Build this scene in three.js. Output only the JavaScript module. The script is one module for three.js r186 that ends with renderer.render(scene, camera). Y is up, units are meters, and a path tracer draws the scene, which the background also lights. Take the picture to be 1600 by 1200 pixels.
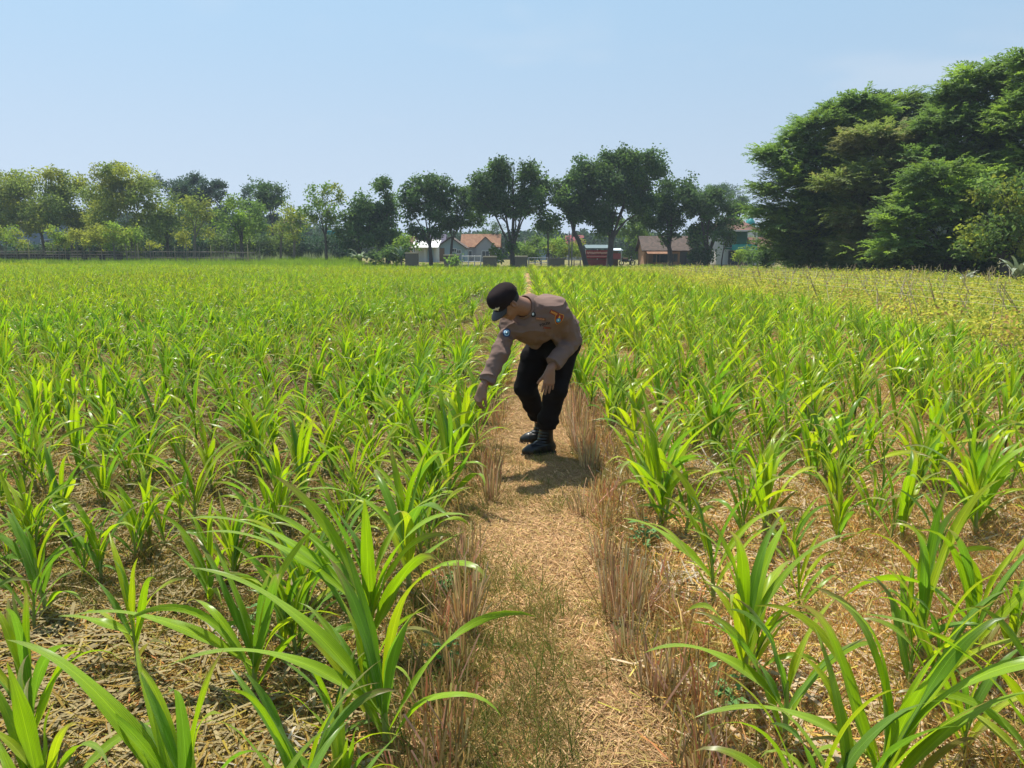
import * as THREE from 'three';
import { mergeGeometries } from 'three/addons/utils/BufferGeometryUtils.js';
import { RoundedBoxGeometry } from 'three/addons/geometries/RoundedBoxGeometry.js';

// ---------------------------------------------------------------- camera, sky, sun, exposure
const scene = new THREE.Scene();
const EYE = 1.5, PITCH = 9.76 * Math.PI / 180, YAW = 0.95 * Math.PI / 180, FOCAL = 1203;
const camera = new THREE.PerspectiveCamera(2 * Math.atan(600 / FOCAL) * 180 / Math.PI, 4 / 3, 0.05, 4000);
camera.position.set(0, EYE, 0);
camera.rotation.set(-PITCH, YAW, 0, 'YXZ');
const renderer = new THREE.WebGLRenderer({ antialias: true });
renderer.toneMapping = THREE.LinearToneMapping;
renderer.toneMappingExposure = 1.7;
renderer.shadowMap.enabled = true;

const lin0 = (r, g, b) => new THREE.Color().setRGB(r, g, b);
const SUN = new THREE.Vector3(-0.17, 1, -0.40).normalize();
const sun = new THREE.DirectionalLight(new THREE.Color(1, 0.95, 0.84), 5);
sun.position.copy(SUN).multiplyScalar(120);
sun.target.position.set(0, 0, -40);
sun.position.add(sun.target.position);
sun.castShadow = true;
sun.shadow.mapSize.set(4096, 4096);
Object.assign(sun.shadow.camera, { left: -90, right: 90, top: 90, bottom: -90, near: 1, far: 400 });
sun.shadow.radius = 1.2;
scene.add(sun, sun.target);
scene.fog = new THREE.FogExp2(lin0(0.72, 0.84, 1), 0.0005);

const clamp = (x, a = 0, b = 1) => Math.min(b, Math.max(a, x));
const lerp = (a, b, t) => a + (b - a) * t;
const sstep = (a, b, x) => { const t = clamp((x - a) / (b - a)); return t * t * (3 - 2 * t); };
function rng(seed) { let s = seed | 0; return () => { s = (s + 0x6d2b79f5) | 0; let t = Math.imul(s ^ (s >>> 15), 1 | s); t = (t + Math.imul(t ^ (t >>> 7), 61 | t)) ^ t; return ((t ^ (t >>> 14)) >>> 0) / 4294967296; }; }
function hash3(x, y, z) { let h = Math.imul(x, 374761393) ^ Math.imul(y, 668265263) ^ Math.imul(z, 2147483647 ^ 0x5bd1e995); h = Math.imul(h ^ (h >>> 13), 1274126177); return ((h ^ (h >>> 16)) >>> 0) / 4294967296; }
function noise3(x, y, z) {
  const xi = Math.floor(x), yi = Math.floor(y), zi = Math.floor(z);
  let u = x - xi, v = y - yi, w = z - zi;
  u = u * u * (3 - 2 * u); v = v * v * (3 - 2 * v); w = w * w * (3 - 2 * w);
  const g = (a, b, c) => hash3(xi + a, yi + b, zi + c);
  return lerp(lerp(lerp(g(0, 0, 0), g(1, 0, 0), u), lerp(g(0, 1, 0), g(1, 1, 0), u), v), lerp(lerp(g(0, 0, 1), g(1, 0, 1), u), lerp(g(0, 1, 1), g(1, 1, 1), u), v), w) * 2 - 1;
}
const fbm = (x, y, z, o = 4) => { let a = 0.5, s = 0; for (let i = 0; i < o; i++) { s += a * noise3(x, y, z); x *= 2.03; y *= 2.03; z *= 2.03; a *= 0.5; } return s; };

{ // a hazy tropical morning sky, paler towards the horizon and towards the sun
  const W = 1024, HH = 512, data = new Float32Array(W * HH * 4);
  const zen = [0.065, 0.155, 0.33], mid = [0.222, 0.352, 0.492], hor = [0.338, 0.407, 0.495], gnd = [0.11, 0.125, 0.06];
  for (let j = 0; j < HH; j++) for (let i = 0; i < W; i++) {
    const el = ((j + 0.5) / HH - 0.5) * Math.PI, az = ((i + 0.5) / W - 0.5) * 2 * Math.PI;
    const d = [Math.cos(el) * Math.cos(az), Math.sin(el), Math.cos(el) * Math.sin(az)];
    const cs = d[0] * SUN.x + d[1] * SUN.y + d[2] * SUN.z, e = Math.max(0, d[1]);
    const a = sstep(0, 0.33, e), b = sstep(0.25, 1, e);
    const glow = 0.18 * Math.pow(Math.max(0, cs), 6) + 0.5 * Math.pow(Math.max(0, cs), 40) + 0.10 * Math.max(0, cs);
    const side = clamp(-d[0] * 0.5 + 0.5);
    const fl = Math.hypot(d[0], d[2]) || 1, cl = sstep(0.16, 0.5, fbm(d[0] / fl * 5 + 3, d[1] * 26, d[2] / fl * 5, 5)) * sstep(0.05, 0.13, e) * (1 - sstep(0.16, 0.3, e)) * 0.26
      + sstep(0.2, 0.6, fbm(d[0] * 7 + d[1] * 9, d[1] * 12 - d[0] * 4, d[2] * 7 + 8, 5)) * sstep(0.2, 0.3, e) * 0.10;
    const o = (j * W + i) * 4;
    for (let c = 0; c < 3; c++) {
      let v = lerp(lerp(hor[c], mid[c], a), zen[c], b);
      v *= 0.90 + 0.19 * side;
      v += glow * [1, 0.97, 0.9][c] * (0.4 + 0.6 * e);
      v = lerp(v, [0.48, 0.50, 0.53][c], cl);
      if (d[1] < 0) v = lerp(v, gnd[c], sstep(0, 0.06, -d[1]));
      data[o + c] = v;
    }
    data[o + 3] = 1;
  }
  const sky = new THREE.DataTexture(data, W, HH, THREE.RGBAFormat, THREE.FloatType);
  sky.mapping = THREE.EquirectangularReflectionMapping; sky.magFilter = THREE.LinearFilter; sky.needsUpdate = true;
  scene.background = sky; scene.environment = sky;
}

// ---------------------------------------------------------------- helpers
const taken = new Map();
function numbered(name) { const n = taken.get(name) ?? 0; taken.set(name, n + 1); return n ? name + '_' + String(n).padStart(3, '0') : name; }
function tag(o, label, category, group, kind) { o.userData = {}; if (label) o.userData.label = label; if (category) o.userData.category = category; if (group) o.userData.group = group; if (kind) o.userData.kind = kind; return o; }
function thing(name, label, category, pos = [0, 0, 0], turn = 0, group) { const o = new THREE.Group(); o.name = numbered(name); o.position.set(...pos); o.rotation.y = turn; scene.add(o); return tag(o, label, category, group); }
function part(name, geo, mat, parent, kind) { const m = new THREE.Mesh(geo, mat); m.name = name; m.castShadow = m.receiveShadow = true; if (kind) m.userData.kind = kind; parent.add(m); return m; }
function solo(name, geo, mat, label, category, group, kind) { const m = new THREE.Mesh(geo, mat); m.name = numbered(name); m.castShadow = m.receiveShadow = true; scene.add(m); return tag(m, label, category, group, kind); }
function struct(name, geo, mat) { const m = new THREE.Mesh(geo, mat); m.name = numbered(name); m.receiveShadow = m.castShadow = true; m.userData = { kind: 'structure' }; scene.add(m); return m; }
function instanced(name, geo, mat, mats, cols, parent) {
  const m = new THREE.InstancedMesh(geo, mat, mats.length); m.name = name; m.castShadow = m.receiveShadow = true;
  mats.forEach((x, i) => m.setMatrixAt(i, x));
  if (cols) cols.forEach((c, i) => m.setColorAt(i, c));
  parent.add(m); return m;
}
const V = (x, y, z) => new THREE.Vector3(x, y, z);
const lin = (r, g, b) => new THREE.Color().setRGB(r, g, b);
const std = (c, rough = 0.9, more = {}) => new THREE.MeshStandardMaterial({ color: Array.isArray(c) ? lin(...c) : c, roughness: rough, ...more });
function placed(g, x, y, z, ry = 0, rx = 0, rz = 0) { const m = new THREE.Matrix4().makeRotationFromEuler(new THREE.Euler(rx, ry, rz, 'YXZ')); m.setPosition(x, y, z); return g.applyMatrix4(m); }
const box = (w, h, d, x, y, z, ry = 0) => placed(new THREE.BoxGeometry(w, h, d), x, y, z, ry);
const merged = (list) => mergeGeometries(list.map((g) => { const h = g.index ? g.toNonIndexed() : g; for (const k of Object.keys(h.attributes)) if (!['position', 'normal', 'uv'].includes(k)) h.deleteAttribute(k); if (!h.attributes.uv) h.setAttribute('uv', new THREE.BufferAttribute(new Float32Array(h.attributes.position.count * 2), 2)); return h; }));
// a tapered tube along points with a radius each
function limbGeo(pts, rads, sides = 7) {
  const pos = [], idx = [], uv = []; let len = 0;
  const T = pts.map((p, i) => pts[Math.min(i + 1, pts.length - 1)].clone().sub(pts[Math.max(i - 1, 0)]).normalize());
  let n = Math.abs(T[0].y) > 0.9 ? V(1, 0, 0) : V(0, 1, 0);
  pts.forEach((p, i) => {
    n = n.clone().addScaledVector(T[i], -n.dot(T[i])).normalize(); const b = T[i].clone().cross(n);
    if (i) len += p.distanceTo(pts[i - 1]);
    for (let k = 0; k <= sides; k++) { const a = k / sides * 2 * Math.PI, q = p.clone().addScaledVector(n, Math.cos(a) * rads[i]).addScaledVector(b, Math.sin(a) * rads[i]); pos.push(q.x, q.y, q.z); uv.push(k / sides, len); }
  });
  for (let i = 0; i < pts.length - 1; i++) for (let k = 0; k < sides; k++) { const a = i * (sides + 1) + k, b = a + sides + 1; idx.push(a, a + 1, b, a + 1, b + 1, b); }
  const g = new THREE.BufferGeometry(); g.setAttribute('position', new THREE.Float32BufferAttribute(pos, 3)); g.setAttribute('uv', new THREE.Float32BufferAttribute(uv, 2)); g.setIndex(idx); g.computeVertexNormals(); return g;
}
// where something seen at a pixel of the survey photograph stands, dist metres ahead
function sight(px, py) { const v = V((px - 800) / FOCAL, -(py - 600) / FOCAL, -1); return v.applyEuler(camera.rotation); }
const xAt = (px, dist) => { const d = sight(px, 395); return d.x / -d.z * dist; };
const yAt = (py, dist) => { const d = sight(800, py); return EYE + d.y / -d.z * dist; };
const mPer = (dist) => dist / FOCAL * 1.01;
const ORD = (n) => ['first', 'second', 'third', 'fourth', 'fifth', 'sixth', 'seventh', 'eighth', 'ninth', 'tenth', 'eleventh', 'twelfth'][n - 1] ?? n + ([, 'st', 'nd', 'rd'][n % 100 > 10 && n % 100 < 14 ? 0 : n % 10] ?? 'th');
// ---------------------------------------------------------------- ground, path
const pathX = (z) => 0.13 + 0.035 * Math.sin(z * 0.75 + 1.2) + 0.02 * Math.sin(z * 2.1);
function groundY(x, z) {
  const d = x - pathX(z), near = 1 - sstep(50, 60, -z);
  let y = d < 0 ? -0.10 * sstep(0.36, 0.72, -d) : -0.085 * sstep(0.42, 0.95, d);
  y *= near; y -= 0.09 * (1 - near);
  if (-z < 22 && Math.abs(x) < 14) y += (0.030 * fbm(x * 1.7, 0, z * 1.7, 3) + 0.022 * fbm(x * 7, 3, z * 7, 2)) * (1 - sstep(16, 22, -z)) * (1 - sstep(10, 14, Math.abs(x))) * (0.35 + 0.65 * sstep(0.25, 0.6, Math.abs(d)));
  y += 0.35 * sstep(66, 84, -z) * sstep(0, 20, -x) * (1 - sstep(400, 600, -z));
  return y;
}
function strokeTexture(size, seed, base, inks, n, lens, widths, speckle) {
  const cv = document.createElement('canvas'); cv.width = cv.height = size; const c = cv.getContext('2d'), r = rng(seed);
  c.fillStyle = base; c.fillRect(0, 0, size, size);
  for (let i = 0; i < speckle; i++) { const v = r(); c.fillStyle = v < 0.5 ? 'rgba(30,22,14,' + (0.05 + 0.25 * r()) + ')' : 'rgba(190,160,120,' + 0.18 * r() + ')'; const s = 1 + r() * r() * 9; c.beginPath(); c.ellipse(r() * size, r() * size, s, s * (0.5 + 0.5 * r()), r() * 3, 0, 7); c.fill(); }
  c.lineCap = 'round';
  for (let i = 0; i < n; i++) {
    const x = r() * size, y = r() * size, a = r() * Math.PI * 2, l = lerp(lens[0], lens[1], r() * r()), bend = (r() - 0.5) * l * 0.5, w = lerp(widths[0], widths[1], r());
    const ink = inks[Math.floor(r() * inks.length)], k = 0.75 + 0.5 * r();
    c.strokeStyle = 'rgba(' + ink.map((q) => Math.round(clamp(q * k, 0, 255))).join(',') + ',' + (0.45 + 0.5 * r()).toFixed(2) + ')'; c.lineWidth = w;
    for (const [ox, oy] of [[0, 0], [x > size - l ? -size : x < l ? size : 1e9, 0], [0, y > size - l ? -size : y < l ? size : 1e9]]) {
      if (ox > 1e8 || oy > 1e8) continue;
      const X = x + ox, Y = y + oy; c.beginPath(); c.moveTo(X, Y); c.quadraticCurveTo(X + Math.cos(a) * l / 2 - Math.sin(a) * bend, Y + Math.sin(a) * l / 2 + Math.cos(a) * bend, X + Math.cos(a) * l, Y + Math.sin(a) * l); c.stroke();
    }
  }
  const col = new THREE.CanvasTexture(cv); col.colorSpace = THREE.SRGBColorSpace; col.wrapS = col.wrapT = THREE.RepeatWrapping;
  const bump = new THREE.CanvasTexture(cv); bump.wrapS = bump.wrapT = THREE.RepeatWrapping;
  return [col, bump];
}
const [litterMap, litterBump] = strokeTexture(2048, 11, '#54412c', [[188, 158, 108], [165, 135, 88], [205, 178, 130], [128, 104, 66], [120, 112, 60], [96, 76, 52], [214, 192, 150]], 26000, [12, 90], [1, 4], 26000);
const [crumbMap, crumbBump] = strokeTexture(2048, 12, '#b89871', [[208, 178, 138], [188, 152, 112], [226, 198, 160], [150, 120, 86], [168, 136, 98], [198, 170, 122], [140, 128, 80]], 60000, [4, 26], [1, 3], 30000);
{
  const lines = (dense, step, far, grow) => { const a = []; for (let v = 0; v <= dense; v += step) a.push(v); let s = step, v = dense; while (v < far) { s *= grow; v += s; a.push(v); } return a; };
  const half = lines(7, 0.06, 2200, 1.16), xs = [...half.slice(1).map((v) => -v).reverse(), ...half];
  const zs = [...lines(1.2, 0.3, 300, 1.5).slice(1).reverse(), ...lines(13, 0.06, 2200, 1.09).map((v) => -v)];
  const pos = [], uv = [], col = [], idx = [];
  for (const z of zs) for (const x of xs) {
    pos.push(x, groundY(x, z), z); uv.push(x / 1.7, z / 1.7);
    const dn = sstep(-0.25, 0.35, fbm(x * 0.6, 9, z * 0.6, 3)), gr = sstep(0.0, 0.45, fbm(x * 0.9 + 20, 2, z * 0.9, 3));
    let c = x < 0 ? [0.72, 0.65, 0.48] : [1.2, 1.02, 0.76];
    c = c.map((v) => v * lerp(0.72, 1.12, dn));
    c = [lerp(c[0], c[0] * 0.82, gr), lerp(c[1], c[1] * 0.96, gr), lerp(c[2], c[2] * 0.72, gr)];
    const by = 1 - sstep(0.3, 0.62, Math.abs(x - pathX(z))); c = c.map((v, k) => lerp(v, [1.15, 0.98, 0.76][k] * lerp(0.85, 1.1, dn), by * 0.8));
    const far = sstep(50, 58, -z + 0.34 * (x - 8)); c = c.map((v, k) => lerp(v, [1.1, 1.5, 0.6][k], far));
    col.push(...c);
  }
  const w = xs.length; for (let j = 0; j < zs.length - 1; j++) for (let i = 0; i < w - 1; i++) { const a = j * w + i; idx.push(a, a + 1, a + w, a + 1, a + w + 1, a + w); }
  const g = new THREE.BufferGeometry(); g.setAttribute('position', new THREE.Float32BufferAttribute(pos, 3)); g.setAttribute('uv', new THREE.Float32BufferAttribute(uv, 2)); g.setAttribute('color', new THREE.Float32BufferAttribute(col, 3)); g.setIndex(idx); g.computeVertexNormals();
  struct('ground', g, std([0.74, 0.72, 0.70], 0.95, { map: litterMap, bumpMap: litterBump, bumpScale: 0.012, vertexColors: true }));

  // the trodden path: a slightly domed sheet whose ragged edges dip under the litter
  const pp = [], pu = [], pc = [], pi = []; const N = 64; let rows = 0;
  for (let z = 1.2; z > -62; z -= z > -9 ? 0.025 : z > -14 ? 0.08 : 0.5) {
    rows++;
    for (let i = 0; i <= N; i++) {
      const s = (i / N - 0.5) * 1.3, x = pathX(z) + s;
      const edge = lerp(0.155, 0.10, sstep(8, 16, -z)) + 0.10 * fbm(s > 0 ? 4 : 9, z * 1.6, 1, 3) + 0.09 * fbm(x * 6, z * 6, 3, 3) + 0.05 * fbm(x * 21, z * 21, 8, 2);
      const lift = 0.009 - 0.055 * sstep(edge, edge + 0.12, Math.abs(s)) + 0.010 * fbm(x * 5, z * 5, 2, 3);
      pp.push(x, groundY(x, z) + lift + (Math.abs(s) > 0.6 ? -0.05 : 0), z); pu.push(x / 1.25, z / 1.25);
      const green = sstep(0.02, 0.4, fbm(x * 1.8 - 3, 5, z * 0.9, 3)) * 0.6, dk = 0.9 + 0.25 * fbm(x * 3, 1, z * 3, 3);
      pc.push(lerp(1.0, 0.66, green) * dk, lerp(0.93, 0.74, green) * dk, lerp(0.86, 0.52, green) * dk);
    }
  }
  for (let j = 0; j < rows - 1; j++) for (let i = 0; i < N; i++) { const a = j * (N + 1) + i; pi.push(a, a + 1, a + N + 1, a + 1, a + N + 2, a + N + 1); }
  const q = new THREE.BufferGeometry(); q.setAttribute('position', new THREE.Float32BufferAttribute(pp, 3)); q.setAttribute('uv', new THREE.Float32BufferAttribute(pu, 2)); q.setAttribute('color', new THREE.Float32BufferAttribute(pc, 3)); q.setIndex(pi); q.computeVertexNormals();
  struct('path', q, std([0.74, 0.65, 0.55], 0.95, { map: crumbMap, bumpMap: crumbBump, bumpScale: 0.012, vertexColors: true }));
}
// ---------------------------------------------------------------- maize
const leafMap = (() => {
  const w = 128, h = 512, d = new Uint8Array(w * h * 4), r = rng(5), vein = Array.from({ length: w }, () => r());
  for (let y = 0; y < h; y++) for (let x = 0; x < w; x++) {
    const u = Math.abs(x / (w - 1) * 2 - 1), t = y / h;
    let v = 0.70 + 0.20 * (vein[x] - 0.5) + 0.10 * Math.sin(u * 44) + 0.16 * fbm(x * 0.05, y * 0.012, 4, 3);
    const mid = Math.exp(-Math.pow(u / lerp(0.085, 0.04, t), 2)) * (1 - 0.6 * t);
    const spot = sstep(0.42, 0.6, fbm(x * 0.11, y * 0.05, 17, 3)) * 0.5;
    let c = [v, v, v * 0.92]; c = c.map((q, k) => lerp(q, [1.25, 1.1, 2.2][k], mid * 0.9)); c = c.map((q, k) => lerp(q, [1.0, 0.9, 0.55][k], spot * 0.4));
    if (t > 0.94) c = c.map((q, k) => lerp(q, [1.0, 0.7, 0.7][k], (t - 0.94) * 10));
    const o = (y * w + x) * 4; for (let k = 0; k < 3; k++) d[o + k] = 255 * clamp(c[k]); d[o + 3] = 255;
  }
  const t = new THREE.DataTexture(d, w, h); t.magFilter = THREE.LinearFilter; t.wrapS = t.wrapT = THREE.ClampToEdgeWrapping; t.needsUpdate = true; return t;
})();
const leafMat = new THREE.MeshPhysicalMaterial({ color: lin(1, 1, 1), roughness: 0.95, vertexColors: true, map: leafMap, bumpMap: leafMap, bumpScale: 0.002, transmission: 0.58, thickness: 0, specularIntensity: 0.15, clearcoat: 0.55, clearcoatRoughness: 0.32 });
const stemMat = std([1, 1, 1], 0.55, { vertexColors: true });
function maizeLeaf(o) {
  const { len, w, az, el, droop, pow = 1.7, twist = 0, wave = 0.5, seg = 14, base, wind = 0, side = 0, col, dry = 0, seed = 1, roll = 0.5 } = o;
  const pos = [], uv = [], cols = [], idx = [], U = seg > 8 ? [-1, -0.5, 0, 0.5, 1] : [-1, 0, 1], r = rng(seed), ph = r() * 6, ph2 = r() * 6, fr = 9 + r() * 5;
  const p = base.clone(), ds = len / seg, T = V(0, 0, 0), up = V(0, 1, 0);
  for (let i = 0; i <= seg; i++) {
    const t = i / seg, e = el - droop * Math.pow(t, pow), a = az + side * t * t;
    T.set(Math.cos(a) * Math.cos(e), Math.sin(e), Math.sin(a) * Math.cos(e)); T.x += wind * t * 0.9; T.y -= Math.abs(wind) * t * 0.25; T.normalize();
    let S = V(-Math.sin(a), 0, Math.cos(a)); S.addScaledVector(T, -S.dot(T)).normalize();
    S.applyAxisAngle(T, twist * t * t + 0.12 * Math.sin(t * 5 + ph));
    const N = S.clone().cross(T).normalize(); if (N.y < 0 && e < 1.2 && e > -1.2) N.negate();
    const prof = lerp(0.42, 1, sstep(0, 0.3, t)) * Math.pow(Math.max(0, 1 - Math.pow(t, 2.4)), 0.85), W = w * prof / 2;
    const fold = roll * (1 - 0.75 * sstep(0, 0.6, t));
    for (const u of U) {
      const au = Math.abs(u), q = p.clone().addScaledVector(S, u * W * Math.cos(fold * au)).addScaledVector(N, au * W * Math.sin(fold) + wave * 0.16 * w * u * u * Math.sin(t * fr + (u > 0 ? ph : ph2)) * sstep(0.05, 0.3, t) * prof);
      pos.push(q.x, q.y, q.z); uv.push(u * 0.5 + 0.5, t);
      const k = sstep(0.72, 1, t + 0.12 * au) * dry, y = sstep(0, 0.35, 0.35 - t) * 0.35;
      const c = [lerp(col[0], col[0] * 1.3 + 0.02, y), lerp(col[1], col[1] * 1.12 + 0.02, y), col[2]];
      cols.push(lerp(c[0], 0.42, k), lerp(c[1], 0.30, k), lerp(c[2], 0.10, k));
    }
    p.addScaledVector(T, ds);
  }
  const n = U.length; for (let i = 0; i < seg; i++) for (let k = 0; k < n - 1; k++) { const a = i * n + k, b = a + n; idx.push(a, a + 1, b, a + 1, b + 1, b); }
  const g = new THREE.BufferGeometry(); g.setAttribute('position', new THREE.Float32BufferAttribute(pos, 3)); g.setAttribute('uv', new THREE.Float32BufferAttribute(uv, 2)); g.setAttribute('color', new THREE.Float32BufferAttribute(cols, 3)); g.setIndex(idx); g.computeVertexNormals(); return g;
}
const LEAFCOL = [[0.355, 0.60, 0.008], [0.46, 0.69, 0.008], [0.225, 0.46, 0.022], [0.56, 0.73, 0.012]];
// size: leaf length scale; lod 0 for single plants, 1 for the far crop
function maizePlant(seed, { size = 1, wind = 0, fan = null, extra = [], lod = 0, tall = 1, tone = 0 } = {}) {
  const r = rng(seed * 7919 + 13), n = 8 + Math.floor(r() * 3), H = (0.19 + 0.12 * r()) * size * tall, lx = (r() - 0.5) * 0.05, lz = (r() - 0.5) * 0.05;
  const leaves = [], plane = fan ?? (r() - 0.5) * 1.6, axis = (t) => V(lx * t + wind * 0.03 * t, H * t, lz * t);
  for (let i = 0; i < n; i++) {
    const t = i / (n - 1), s = rng(seed * 131 + i);
    const az = plane + (i % 2) * Math.PI + (s() - 0.5) * 1.1, top = sstep(0.6, 1, t);
    const len = size * (0.25 + 0.29 * Math.sin(Math.PI * (0.22 + 0.62 * t))) * (0.85 + 0.35 * s()), base0 = LEAFCOL[Math.floor(s() * 4)];
    const low = i === 0 && s() < 0.55, k = 0.85 + 0.3 * s() + tone;
    const col = low ? [0.34, 0.33, 0.05] : base0.map((v) => v * k);
    leaves.push(maizeLeaf({ len: low ? len * 0.75 : len, w: size * (low ? 0.026 : lerp(0.036, 0.052, s()) * lerp(1, 0.8, top)), az, el: lerp(lerp(0.70, 1.15, s()), lerp(1.25, 1.52, s()), Math.sqrt(t)), droop: lerp(lerp(1.2, 2.5, s()), lerp(0.2, 1.5, s()), Math.pow(t, 1.3)), pow: s() < 0.2 ? 5 : 1.6 + s() * 1.4, twist: (s() - 0.5) * 3.0, wave: 0.4 + s() * 0.9, seg: lod ? 6 : 14, base: axis(0.18 + 0.82 * t), wind: wind * (0.5 + s()), side: (s() - 0.5) * 1.6, col, dry: s() < 0.4 ? 0.8 : 0.12, seed: seed * 17 + i, roll: lerp(0.45, 0.9, top) }));
  }
  for (const e of extra) leaves.push(maizeLeaf({ w: 0.060, el: 1.1, droop: 1.4, seg: 20, base: axis(0.7), col: LEAFCOL[0], dry: 0.1, wave: 0.6, roll: 0.45, ...e, az: (e.az ?? 0) * Math.PI / 180 }));
  const pts = [], rad = [], m = lod ? 3 : 9; for (let i = 0; i < m; i++) { const t = i / (m - 1); const q = axis(t * 1.15); q.y -= i ? 0 : 0.05; pts.push(q); rad.push(size * lerp(0.0125, 0.006, t) * (1 + (lod ? 0 : 0.14 * Math.pow(Math.max(0, Math.sin(t * 17)), 6)))); }
  const stem = limbGeo(pts, rad, lod ? 4 : 9), sc = []; for (let i = 0; i < stem.attributes.position.count; i++) { const t = clamp(stem.attributes.position.getY(i) / H); sc.push(lerp(0.20, 0.24, t), lerp(0.20, 0.36, t), lerp(0.07, 0.05, t)); } stem.setAttribute('color', new THREE.Float32BufferAttribute(sc, 3));
  return { stem, leaves };
}
const maizeFar = (x) => 53 - 0.44 * (x - 8), MAIZE_RIGHT = (z) => 6.7 + 0.25 * Math.sin(z * 0.3);
const heroSpots = [];
function addMaize(plant, label, group, [x, z], turn = 0, scale = 1, name = 'maize_plant') {
  const t = thing(name, label, 'maize plant', [x, groundY(x, z), z], turn, group); t.scale.setScalar(scale);
  part('stem', plant.stem, stemMat, t); for (const l of plant.leaves) part('leaf', l, leafMat, t); return t;
}
{
  // plants in the foreground, one by one: x, z, size, seed, fan, label, more leaves
  const D = Math.PI;
  const list = [
    [0.98, -1.90, 1.25, 3, 0.1, 'tall maize plant at the bottom edge right of the path, long leaves arching left', [{ az: 172, len: 0.62, el: 0.75, droop: 1.15, w: 0.055 }, { az: 20, len: 0.75, el: 1.2, droop: 1.75, w: 0.062 }, { az: 60, len: 0.6, el: 1.35, droop: 0.5, w: 0.06 }]],
    [0.80, -2.15, 0.95, 4, 0.2, 'maize plant just behind the tall bottom right one, with a low left leaf', [{ az: 190, len: 0.5, el: 0.85, droop: 1.5 }]],
    [1.46, -1.92, 1.3, 9, 0.0, 'maize plant cut by the bottom right corner with broad rising leaves', [{ az: 175, len: 0.8, el: 1.05, droop: 1.0, w: 0.06 }, { az: 10, len: 0.6, el: 1.0, droop: 1.6 }]],
    [0.83, -3.15, 1.1, 6, 0.5, 'maize plant with a bare lower stem standing alone on straw right of the path', [{ az: 215, len: 0.5, el: 0.7, droop: 0.9 }]],
    [1.72, -2.74, 1.2, 8, -0.2, 'maize plant near the right edge with a wide twisted leaf bent over its top', [{ az: 180, len: 0.62, el: 0.9, droop: 1.9, w: 0.075, twist: 1.4 }]],
    [1.69, -3.97, 0.8, 11, 1.2, 'bright backlit maize plant with tightly upright leaves on the open straw at right', []],
    [2.01, -3.55, 0.9, 12, 0.3, 'maize plant at right over a pale heap of dry husks', []],
    [1.21, -3.19, 0.72, 14, 0.1, 'small thin maize plant between the lone stemmed plant and the right edge', []],
    [1.19, -4.01, 0.95, 15, 0.6, 'dark bluish maize plant with hanging leaves behind the lone stemmed plant', []],
    [-0.42, -2.14, 1.25, 21, 0.4, 'maize plant at the bottom left of the path with a glowing yellow-green upright leaf', [{ az: 165, len: 0.7, el: 0.85, droop: 1.3 }, { az: 190, len: 0.8, el: 0.95, droop: 1.0 }]],
    [-0.60, -2.74, 1.4, 22, 0.2, 'largest maize plant left of the path, a fan of many leaves sweeping left', [{ az: 175, len: 0.85, el: 0.95, droop: 1.2 }, { az: 185, len: 0.78, el: 0.8, droop: 1.05 }, { az: 160, len: 0.7, el: 1.15, droop: 0.9 }, { az: 10, len: 0.55, el: 0.95, droop: 0.5 }, { az: 80, len: 0.55, el: 1.4, droop: 0.3 }]],
    [-0.52, -3.30, 1.3, 23, 0.7, 'maize plant right behind the big leaf fan, left of the path', [{ az: 170, len: 0.6, el: 1.1, droop: 1.5 }]],
    [-0.46, -4.5, 1.3, 24, 0.9, 'maize plant leaning over dry stubble on the left path edge, a short leaf curling right', [{ az: 20, len: 0.30, el: 0.9, droop: 1.8, w: 0.04 }]],
    [-0.98, -2.55, 1.1, 25, 0.1, 'maize plant left of the big leaf fan, its lower leaves lying flat to the left', [{ az: 180, len: 0.7, el: 0.6, droop: 0.9 }]],
    [-1.49, -2.73, 0.85, 26, 0.3, 'single maize plant with a bright folded whorl on open litter at left', [{ az: 178, len: 0.3, el: 0.5, droop: 0.6, w: 0.05 }]],
    [-1.43, -3.25, 0.85, 27, 0.5, 'maize plant with many narrow leaves, left of centre behind the folded whorl plant', []],
    [-2.12, -3.17, 1.0, 28, 0.2, 'maize plant near the left edge with a tall bluish leaf', []],
    [-1.60, -2.25, 0.95, 29, 0.4, 'maize plant at lower left with four straight leaves spreading like a star', []],
    [-1.28, -1.78, 0.95, 31, 0.2, 'maize plant rising from the bottom edge at left with two broad pale leaves upright', [{ az: 95, len: 0.5, el: 1.5, droop: 0.15, w: 0.07 }]],
    [-0.86, -1.74, 1.0, 33, 0.3, 'maize plant at the bottom edge whose wide arched leaf crosses the lower left', [{ az: 200, len: 0.75, el: 0.95, droop: 1.1, w: 0.06 }, { az: 20, len: 0.5, el: 0.9, droop: 1.7, w: 0.07 }]],
    [-1.72, -1.68, 1.0, 34, 0.1, 'maize plant in the bottom left corner with a heavy drooping leaf', [{ az: 10, len: 0.55, el: 0.6, droop: 1.6, w: 0.08 }]],
    [-0.42, -5.27, 1.15, 36, 0.5, 'maize plant whose leaf the bending man holds, left edge of the path', [{ az: 50, len: 0.46, el: 1.35, droop: 1.5, w: 0.06, pow: 2.2 }]],
    [-0.66, -5.05, 1.2, 37, 0.3, 'maize plant left of the one the bending man holds', []],
    [-0.46, -5.62, 1.2, 38, 0.8, 'maize plant under the reaching sleeve of the bending man', []],
    [-0.37, -5.90, 1.0, 39, 0.2, 'maize plant behind the reaching arm of the bending man', []],
  ];
  for (const [x, z, size, seed, fan, label, extra] of list) { addMaize(maizePlant(seed, { size: size * 0.9, fan, extra, wind: x > 0 ? 0.12 : -0.1 }), label, 'young maize plants standing in rows in the field', [x, z]); heroSpots.push([x, z]); }

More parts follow.
